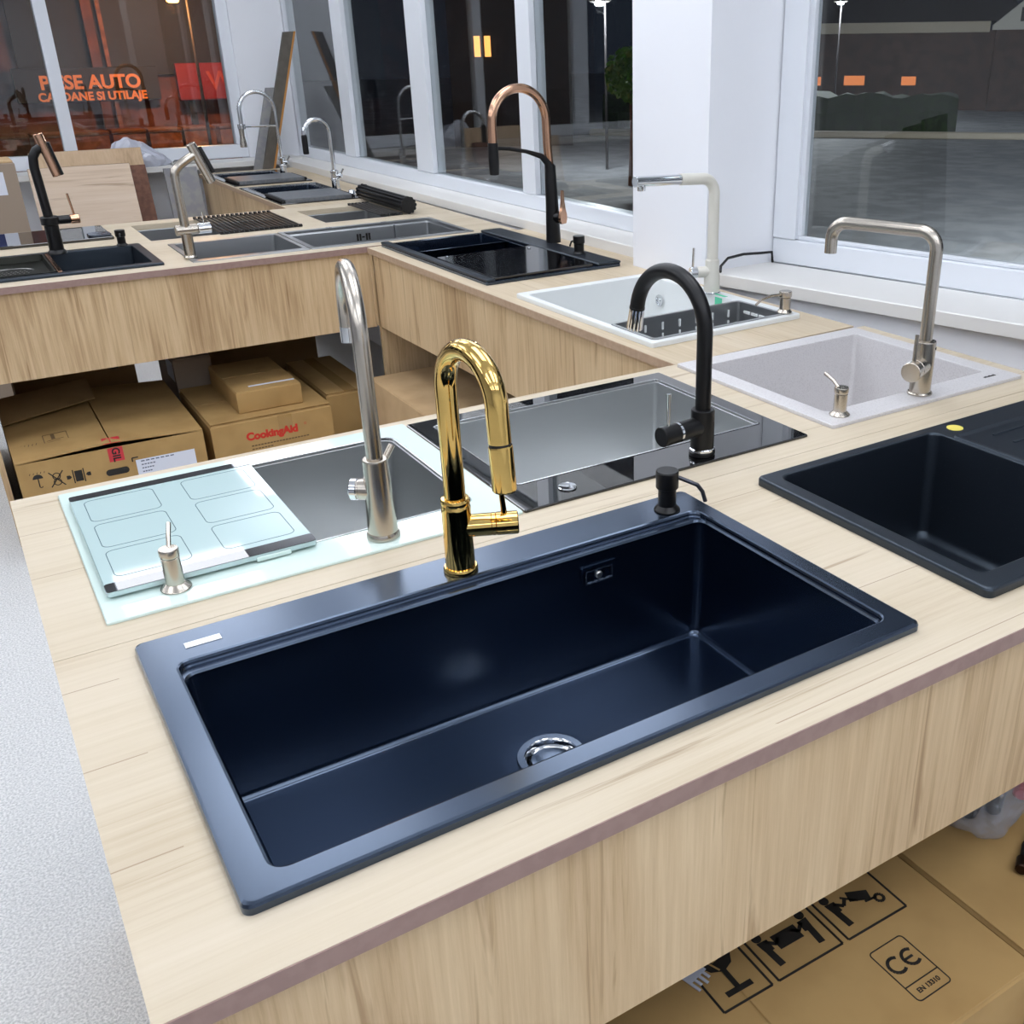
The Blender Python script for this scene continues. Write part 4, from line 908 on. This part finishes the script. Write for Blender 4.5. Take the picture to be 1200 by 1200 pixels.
bC = carton('carton with red lettering on its front under the far island', .650, 1.098, 3.705, 4.22, 0, ZC, 'card', seam='x', tape=False, b=.012)
obj('front_tape', on_front(Ink(.0003).rect(-.026, .026, -.07, 0).bm, .045, ZC-.012, -.2578), 'tape', bC)
obj('red_lettering', on_front(text_bm('CookingAid', .0395, .0003, .0022), -.008, ZC-.073, -.2582), 'ink_red', bC)
obj('trade_mark', on_front(Ink(.0003).arc((0, 0), .004, .0012, 0, 360).bm, .118, ZC-.060, -.2578), 'ink_red', bC)
ik = Ink(.0002)
for k in range(19): ik.rect(-.09+k*.0115, -.09+k*.0115+.009, 0, .005)
for k in range(7): ik.rect(-.09+k*.0115, -.09+k*.0115+.009, -.013, -.008)
obj('small_print', on_front(ik.bm, .0, ZC-.112, -.2578), 'ink_faint', bC)
bD = carton('flat small carton lying on the carton with red lettering', .772, 1.012, 3.765, 4.19, ZC+.0008, ZC+.083, 'card', seam='x', tape=False, b=.003)
obj('label_strip', box(BM(), -.06, .112, -.165, -.150, .0823, .0829), 'paper', bD)
carton('carton with dark tape between the lettered one and the oak divider', 1.130, 1.332, 3.86, 4.40, 0, T-.565, 'card', seam='y', b=.010)
carton('dark carton set back on the wide one with lifted lid', .10, .545, 4.50, 4.86, 0, T-.43, 'card_dark', seam='x', tape=False)
gE = carton('narrow grey brown carton with white label, behind the lettered one', .655, .80, 4.26, 4.62, 0, T-.44, 'card_grey', seam='y', tape=False)
obj('label_sheet', xf(box(BM(), -.12, .02, -.04, .04, 0, .0006), Matrix.Translation((-.0726, -.03, T-.50)) @ Matrix.Rotation(-PI/2, 4, 'Y') @ Matrix.Rotation(PI/2, 4, 'Z')), 'paper', gE)
carton('dark carton standing at the back under the far island', .84, 1.32, 4.55, 4.90, 0, T-.42, 'card_dark', seam='x', tape=False)
carton('pale topped carton under the window worktop beside the oak divider', 1.262, 1.83, 2.62, 3.70, 0, T-.478, 'card_pale', seam='x', tape=False, b=.003)
# ================================================================== FAR LEFT BOARDS, TRIMS, ODDS AND ENDS
def lean(name, label, cat, x0, x1, yb, yt, zt, th, mat, group=None, edge=None):
    """board standing on the floor at yb and leaning back to yt at height zt"""
    L = math.hypot(yt-yb, zt); g = thing(name, label, cat, ((x0+x1)/2, yb, 0), 0, group); a = -math.atan2(yt-yb, zt)
    bm = BM(); box(bm, -(x1-x0)/2, (x1-x0)/2, 0, th, 0, L, .0008); obj('panel', xf(bm, Matrix.Rotation(a, 4, 'X')), mat, g)
    if edge:
        bm = BM(); box(bm, (x1-x0)/2+.0002, (x1-x0)/2+.0016, 0, th, 0, L); obj('edge_band', xf(bm, Matrix.Rotation(a, 4, 'X')), edge, g)
        bm = BM(); box(bm, -(x1-x0)/2, (x1-x0)/2, 0, th, L+.0002, L+.0012); obj('edge_band', xf(bm, Matrix.Rotation(a, 4, 'X')), edge, g)
    return g
lean('oak_board', 'tallest tan oak board leaning against the far sill', 'board', .515, 1.100, 6.56, 6.785, T+.165, .022, 'board_back', None, 'edge_light')
lean('oak_board', 'brown edged board sandwiched between the pale and tan oak boards', 'board', .50, 1.085, 6.42, 6.64, T+.083, .05, 'board_brown')
lean('oak_board', 'pale oak board at the front of the boards leaning at the far window', 'board', .475, .985, 6.30, 6.53, T+.105, .035, 'board_pale', None, 'board_brown')
lean('grey_board', 'grey board leaning between the oak boards and the far corner base', 'board', 1.175, 1.36, 6.42, 6.62, T+.055, .02, 'grey_plank')
gS = thing('cardboard_box', 'upright grey brown carton with navy label at the left edge behind the island', 'box', (.10, 5.70, 0))
obj('carton', box(BM(), -.26, .26, -.12, .12, 0, T+.222, .004), 'card_grey', gS); obj('lid_edge', box(BM(), -.255, .255, -.115, .115, T+.2225, T+.232, .002), 'card_pale', gS)
obj('label_sheet', box(BM(), .07, .205, -.1208, -.1202, T+.085, T+.185), 'paper', gS); obj('navy_print', box(BM(), .085, .150, -.1214, -.1209, T+.105, T+.165), 'navy', gS)
gT = thing('wood_trim', 'taupe laminate plank with raw orange edge leaning against the corner window', 'plank', (1.955, 6.86, T-.9))
def leanq(bm, p0, p1, wv, tv):
    p0, p1, wv, tv = Vector(p0), Vector(p1), Vector(wv), Vector(tv)
    a = [bm.verts.new(p) for p in (p0, p0+wv, p0+wv+tv, p0+tv)]; b = [bm.verts.new(p) for p in (p1, p1+wv, p1+wv+tv, p1+tv)]
    ring_faces(bm, a, b); bm.faces.new(b); bm.faces.new(a[::-1]); return bm
obj('plank', leanq(BM(), (-.105, -.13, T+.002), (.138, -.11, T+.775), (-.072, .004, -.004), (-.002, .020, 0)), 'taupe_plank', gT)
obj('raw_edge', leanq(BM(), (-.105, -.1325, T+.002), (.138, -.1125, T+.775), (-.012, 0, 0), (0, .0022, 0)), 'orange_edge', gT)
gP = thing('wood_trim', 'pale grey plank leaning in the far corner behind the spring tap', 'plank', (1.72, 6.79, T-.9))
obj('plank', leanq(BM(), (.0, 0, .85), (.185, .10, T+.46), (.095, 0, .0), (-.0, .018, 0)), 'grey_plank', gP)
# wrapping and a tray on the far sill
gw = thing('plastic_wrap', 'crumpled clear wrapping on the far sill above the oak boards', 'wrapping', (1.085, 6.925, T+.0465))
bm = BM(); bmesh.ops.create_icosphere(bm, subdivisions=4, radius=1)
for v in bm.verts:
    n = v.co.normalized(); k = sum(.11*abs(math.sin(f*n.dot(dv)+p)) for f, p, dv in ph); v.co = Vector((n.x*.115*(1+k), n.y*.05*(1+k), max(-.0, n.z*.095*(1+k)*(1-.55*max(0, n.x)))+.0005))
obj('wrap', bm, 'hazy_plastic', gw, sharp=12)
gy = thing('steel_tray', 'small steel tray lying on the far sill right of the wrapping', 'tray', (1.385, 6.90, T+.0465))
bm = BM(); R0 = (-.11, .11, -.04, .04); loft(bm, [rr(R0, .01, 0), rr(ins(R0, -.004), .01, .012), rr(ins(R0, -.001), .01, .012), rr(ins(R0, .003), .01, .003)], True, True); obj('tray', bm, 'steel', gy)
obj('handle', tube(BM(), [V3(-.10, -.02, .013), V3(-.09, -.02, .024), V3(.06, -.02, .020), V3(.10, -.02, .013)], .005, 8), 'slate', gy)
gc = obj('cable', tube(BM(), [V3(1.968, 2.44, T+.052), V3(1.985, 2.46, T+.064), V3(2.03, 2.482, T+.080), V3(2.10, 2.492, T+.083), V3(2.18, 2.494, T+.078), V3(2.222, 2.496, T+.076), V3(2.224, 2.494, T+.05), V3(2.222, 2.49, T+.0455)], .0042, 8), 'dark_rubber')
tag(gc, 'thin black cable running along the pillar over the window sill', 'cable')
gc = obj('cable', tube(BM(), [V3(.73, 3.98, T-.21), V3(.74, 3.98, T-.28), V3(.735, 3.985, T-.34), V3(.75, 3.99, T-.36)], .006, 8), 'dark_rubber')
tag(gc, 'black cable hanging under the far island above the flat small carton', 'cable')
# display stands across the aisle (seen mirrored in the right window)
st = thing('slab_stand', 'stand of black sample slabs across the aisle, mirrored in the right window', 'display stand', (-2.25, 3.45, 0))
obj('base', box(BM(), -.45, .35, -.55, .55, 0, .10, .005), 'dark_stone', st)
sl0 = None
for k in range(8):
    y = .40-k*.12
    if sl0 is None:
        bm = BM(); box(bm, -.40, .28, -.012, .012, 0, .62, .003); sl0 = obj('slab', xf(bm, Matrix.Rotation(-.16, 4, 'X')), 'slab', st); s = sl0
    else: s = sl0.copy(); COL.objects.link(s)
    s.parent = st; s.location = (0, y, .102); s.scale = (1, 1, 1+.09*k)
rk = thing('sample_rack', 'white rack of grey sample panels across the aisle, mirrored in the right window', 'display stand', (-1.7, 4.55, 0))
obj('base', box(BM(), -.35, .35, -.40, .40, 0, .35, .005), 'pvc', rk)
p0 = None
for k in range(5):
    if p0 is None: p0 = obj('panel', box(BM(), -.30, .30, -.008, .008, 0, .78, .002), 'grey_plank', rk); s = p0
    else: s = p0.copy(); COL.objects.link(s)
    s.parent = rk; s.location = (0, -.32+k*.16, .351); s.scale = (1, 1, 1-.05*k)

# ================================================================== OUTSIDE, AT NIGHT
struct('ground', box(BM(), -30, 60, -30, 60, -.25, -.15), 'asphalt').name = 'floor_outside'
# street front beyond the far window
fb = thing('shop_building', 'brick red shop across the street with orange lettering, seen through the far window', 'building', (2.5, 16.2, -.15))
obj('wall', box(BM(), -9, 2.4, 0, 6, 0, 4.2), 'brick', fb)
obj('shutter', box(BM(), -1.15, 1.6, -.06, -.01, 1.4, 2.95, .01), 'dark_stone', fb); obj('shutter', box(BM(), -5.0, -1.9, -.06, -.01, 1.0, 3.2, .01), 'dark_stone', fb)
obj('door_post', box(BM(), -.28, -.16, -.14, -.061, .3, 2.55, .01), 'brick', fb); obj('door_post', box(BM(), -.10, -.05, -.12, -.061, .3, 2.40, .01), 'crate', fb)
obj('sign_board', box(BM(), -1.25, .5, -.16, -.061, 1.10, 1.52, .01), 'dark_stone', fb)
for body, size, x, z in (('PIESE AUTO', .232, -.345, 1.335), ('CARDANE SI UTILAJE', .141, -.345, 1.165)):
    bm = text_bm(body, size, .008, .007 if size > .2 else .005); bm2 = on_front(bm, x, z, -.17); obj('sign_letters', bm2, 'sign_orange', fb)
rs = thing('red_sign', 'red shop sign with an orange letter right of the orange lettering', 'sign', (3.85, 16.0, -.15))
obj('board', box(BM(), -.62, .75, -.05, .02, 1.08, 1.55, .01), 'sign_red', rs); obj('letter', on_front(text_bm('W', .34, .006, .004), -.05, 1.31, -.06), 'sign_dim', rs)
obj('post', box(BM(), -.5, -.42, .03, .10, 0, 1.2, .005), 'dark_stone', rs); obj('post', box(BM(), .55, .63, .03, .10, 0, 1.2, .005), 'dark_stone', rs)
ORD = ('first', 'second', 'third', 'fourth', 'fifth', 'sixth', 'seventh', 'eighth'); ROW = ('bottom', 'middle', 'top'); cr0 = None; rnd = random.Random(5)
for k in range(24):
    x = .55+(k % 8)*.46; z = -.15+(k // 8)*.262
    c = thing('goods_crate', f'orange lit crate by the brick red shop, {ROW[k // 8]} row, {ORD[k % 8]} from left', 'crate', (x+rnd.uniform(-.02, .02), 15.55+.04*(k % 3), z), rnd.uniform(-.05, .05), 'crates in front of the shop')
    if cr0 is None:
        a_ = obj('crate_body', box(BM(), -.20, .20, -.2, .2, 0, .20, .01), 'crate', c); b2_ = obj('crate_lid', box(BM(), -.21, .21, -.21, .21, .201, .245, .008), 'board_brown', c); cr0 = (a_, b2_)
    else:
        for s_ in cr0:
            q = s_.copy(); COL.objects.link(q); q.parent = c
def lamp_post(label, x, y, h, mat, col, watt, arm=.35, thin=False):
    g = thing('street_lamp', label, 'street lamp', (x, y, -.15))
    obj('pole', tube(BM(), [V3(0, 0, 0), V3(0, 0, h*.6), V3(0, 0, h+.12), V3(-.05, -.05, h+.18), V3(-arm*.5, -arm*.5, h+.16)], [q*(.45 if thin else 1) for q in (.05, .045, .035, .03, .028)], 12), 'roof', g)
    obj('lamp_head', box(BM(), -arm*.5-.16, -arm*.5+.10, -arm*.5-.10, -arm*.5+.08, h+.07, h+.15, .02), 'dark_stone', g)
    obj('lens', lathe(BM(), [(.055, h+.03), (.075, h+.05), (.075, h+.069)], 16, (-arm*.5-.03, -arm*.5-.01)), mat, g)
    l = bpy.data.lights.new('street_light', 'POINT'); l.energy = watt; l.color = col; l.shadow_soft_size = .08
    lo = bpy.data.objects.new('street_light', l); COL.objects.link(lo); lo.parent = g; lo.location = (-arm*.5-.03, -arm*.5-.01, h-.02)
lamp_post('sodium street lamp glowing orange at the top of the far window', 3.28, 14.85, 2.22, 'lamp_sodium', (1, .45, .14), 150, thin=True)
lamp_post('white street lamp seen right of the window mullions', 8.72, 13.62, 2.19, 'lamp_white', (.9, .96, 1), 260, thin=True)
lamp_post('white street lamp at the top left of the right window', 17.7, 18.05, 2.42, 'lamp_white', (.9, .96, 1), 400, thin=True)
lan = thing('lit_house', 'dark house with two glowing orange windows beyond the long window', 'building', (8.95, 18.1, -.15), math.radians(-26))
obj('wall', box(BM(), -.6, 1.6, .02, 2.5, 0, 2.6), 'roof', lan)
for x in (-.085, .10): obj('window', box(BM(), x-.055, x+.055, -.03, .019, 1.54, 1.88, .004), 'lamp_warm', lan)
wl_ = thing('added_wall_light', 'added unseen floodlight outside above the right window, lighting the parking ground', 'added light', (WX+.239*1.2+.971*.16, WY-.971*1.2+.239*.16, T+1.80), AW)  # added lamp, out of view, put in to brighten the asphalt outside
obj('bracket', box(BM(), -.03, .03, -.035, .38, .02, .06, .005), 'dark_stone', wl_); obj('lamp_body', box(BM(), -.15, .15, .38, .50, .0, .09, .01), 'dark_stone', wl_); obj('lens', box(BM(), -.13, .13, .40, .48, -.008, -.0005), 'lamp_white', wl_)
l_ = bpy.data.lights.new('added_flood_light', 'AREA'); l_.energy = 1500; l_.color = (.9, .96, 1); l_.shape = 'RECTANGLE'; l_.size = .25; l_.size_y = .08; l_.spread = math.radians(86); lo_ = bpy.data.objects.new('added_flood_light', l_); COL.objects.link(lo_); lo_.parent = wl_; lo_.location = (0, .45, -.02); lo_.rotation_euler = (math.radians(66), 0, 0)
# bush, hedge, houses, car beyond the right windows
def foliage(name, label, loc, r, n, leaf, mat, stem_h, cat='bush', seed=1):
    g = thing(name, label, cat, loc); rn = random.Random(seed); bm = BM()
    for k in range(n):
        d = Vector((rn.gauss(0, 1), rn.gauss(0, 1), rn.gauss(0, 1))).normalized()*rn.uniform(.55, 1.0)
        p = Vector((d.x*r[0], d.y*r[1], d.z*r[2]+stem_h+r[2])); e = Euler((rn.uniform(0, 6), rn.uniform(0, 6), rn.uniform(0, 6))).to_matrix(); s = leaf*rn.uniform(.7, 1.3)
        a = [bm.verts.new(p+e @ Vector(q)*s) for q in ((0, -1, 0), (.45, -.1, .12), (0, 1, 0), (-.45, -.1, .12))]; bm.faces.new(a)
    obj('leaves', bm, mat, g, kind='stuff'); obj('stem', tube(BM(), [V3(0, 0, 0), V3(.02, 0, stem_h*.6), V3(0, .01, stem_h+r[2]*.7)], [.05, .04, .02], 8), 'board_brown', g); return g
foliage('bush', 'bright green bush beside the white pillar, beyond the long window', (7.93, 11.78, -.15), (.34, .34, .34), 1100, .05, 'leaf', 1.02)
hd_ = thing('hedge', 'dark clipped hedge along the street beyond the right window', 'hedge', (17.2, 15.2, -.15), math.atan2(13.76-15.89, 17.17-15.21))
bm = BM(); rn = random.Random(2)
nx = 40
A = [[bm.verts.new((-6.5+7.3*i/nx, y+rn.uniform(-.05, .05), z+(rn.uniform(-.06, .06) if z > 0 else 0))) for (y, z) in ((-.35, 0), (-.4, .40), (-.25, .72), (.25, .74), (.4, .40), (.35, 0))] for i in range(nx+1)]
for a, b in zip(A, A[1:]):
    for k in range(5): bm.faces.new((a[k], a[k+1], b[k+1], b[k]))
obj('foliage', bm, 'hedge', hd_, sharp=10)
kb = obj('kerb', box(BM(), -7, 7, -.1, .1, 0, .12, .02), 'plaster', None, loc=(16.6, 14.0, -.15), rz=math.atan2(13.76-15.89, 17.17-15.21)); tag(kb, 'pale kerb in front of the dark hedge beyond the right window', 'kerb')
ho = thing('house', 'long brown house with pale fascia and white gable beyond the hedge', 'building', (23.0, 20.2, -.15), math.atan2(18.92-21.14, 23.28-21.28))
obj('wall', box(BM(), -5, 2.4, .1, 5, 0, 1.95), 'brick_dark', ho); obj('fascia', box(BM(), -5.2, 1.55, -.05, .09, 1.90, 2.16, .01), 'plaster', ho)
bm = BM(); loft(bm, [[(-5.3, -.1, 2.162), (2.4, -.1, 2.162), (2.4, 5, 2.162), (-5.3, 5, 2.162)], [(-4.4, 2.2, 3.4), (1.8, 2.2, 3.4), (1.8, 2.6, 3.4), (-4.4, 2.6, 3.4)]]); obj('roof', bm, 'roof', ho)
bm = BM(); loft(bm, [[(1.6, -.32, 1.95), (3.2, -.32, 1.95), (3.2, -.32, 2.06), (2.4, -.32, 2.72), (1.6, -.32, 2.06)], [(1.6, .05, 1.95), (3.2, .05, 1.95), (3.2, .05, 2.06), (2.4, .05, 2.72), (1.6, .05, 2.06)]]); obj('gable', bm, pm('white plaster', 'b5b3ab', .8), ho)
obj('gable_window', box(BM(), 2.24, 2.5, -.35, -.321, 2.14, 2.46, .005), 'dark_stone', ho)
obj('gable_wall', box(BM(), 1.7, 3.1, -.28, .08, 0, 1.949), 'brick_dark', ho)
for k, (x, y, w_, h_, lab) in enumerate(((19.3, 20.4, .28, .20, 'small orange shop sign above the hedge, leftmost'), (20.0, 19.75, .50, .22, 'wide orange shop sign above the hedge'), (20.85, 18.75, .34, .20, 'orange pink shop sign above the hedge, rightmost'))):
    g = thing('street_sign', lab, 'sign', (x, y, -.15), math.radians(-45))
    obj('panel', box(BM(), -w_/2, w_/2, -.03, .03, .72, .72+h_, .008), 'sign_orange', g); obj('post', box(BM(), -.025, .025, .031, .08, 0, .75), 'dark_stone', g)
car = thing('car', 'white hatchback parked across the street at the right edge of the window', 'car', (20.75, 12.75, -.15), math.radians(-53))
prof = [(-1.9, .25), (-1.95, .62), (-1.2, .80), (-.65, 1.25), (.75, 1.30), (1.45, .92), (1.85, .80), (1.9, .30)]
bm = BM(); loft(bm, [[(x, -.80+.02*(z > .9), z) for x, z in prof], [(x, -.84, z) for x, z in prof], [(x, .84, z) for x, z in prof]]); obj('body', bm, 'white_car', car)
bm = BM(); loft(bm, [[(x, -.845, z) for x, z in ((-1.05, .86), (-.60, 1.18), (.68, 1.22), (1.25, .92))], [(x, -.835, z) for x, z in ((-1.05, .86), (-.60, 1.18), (.68, 1.22), (1.25, .92))]]); obj('side_window', bm, 'black_glass', car)
wh0 = None
for x in (-1.2, 1.25):
    for y in (-.80, .80):
        if wh0 is None: wh0 = obj('wheel', cyl(BM(), V3(0, -.1, 0), V3(0, .1, 0), .31, 24, .03), 'tyre', car); s = wh0
        else: s = wh0.copy(); COL.objects.link(s)
        s.parent = car; s.location = (x, y, .31)
for o in bpy.data.objects:
    if '_c' in o.keys(): del o['_c']
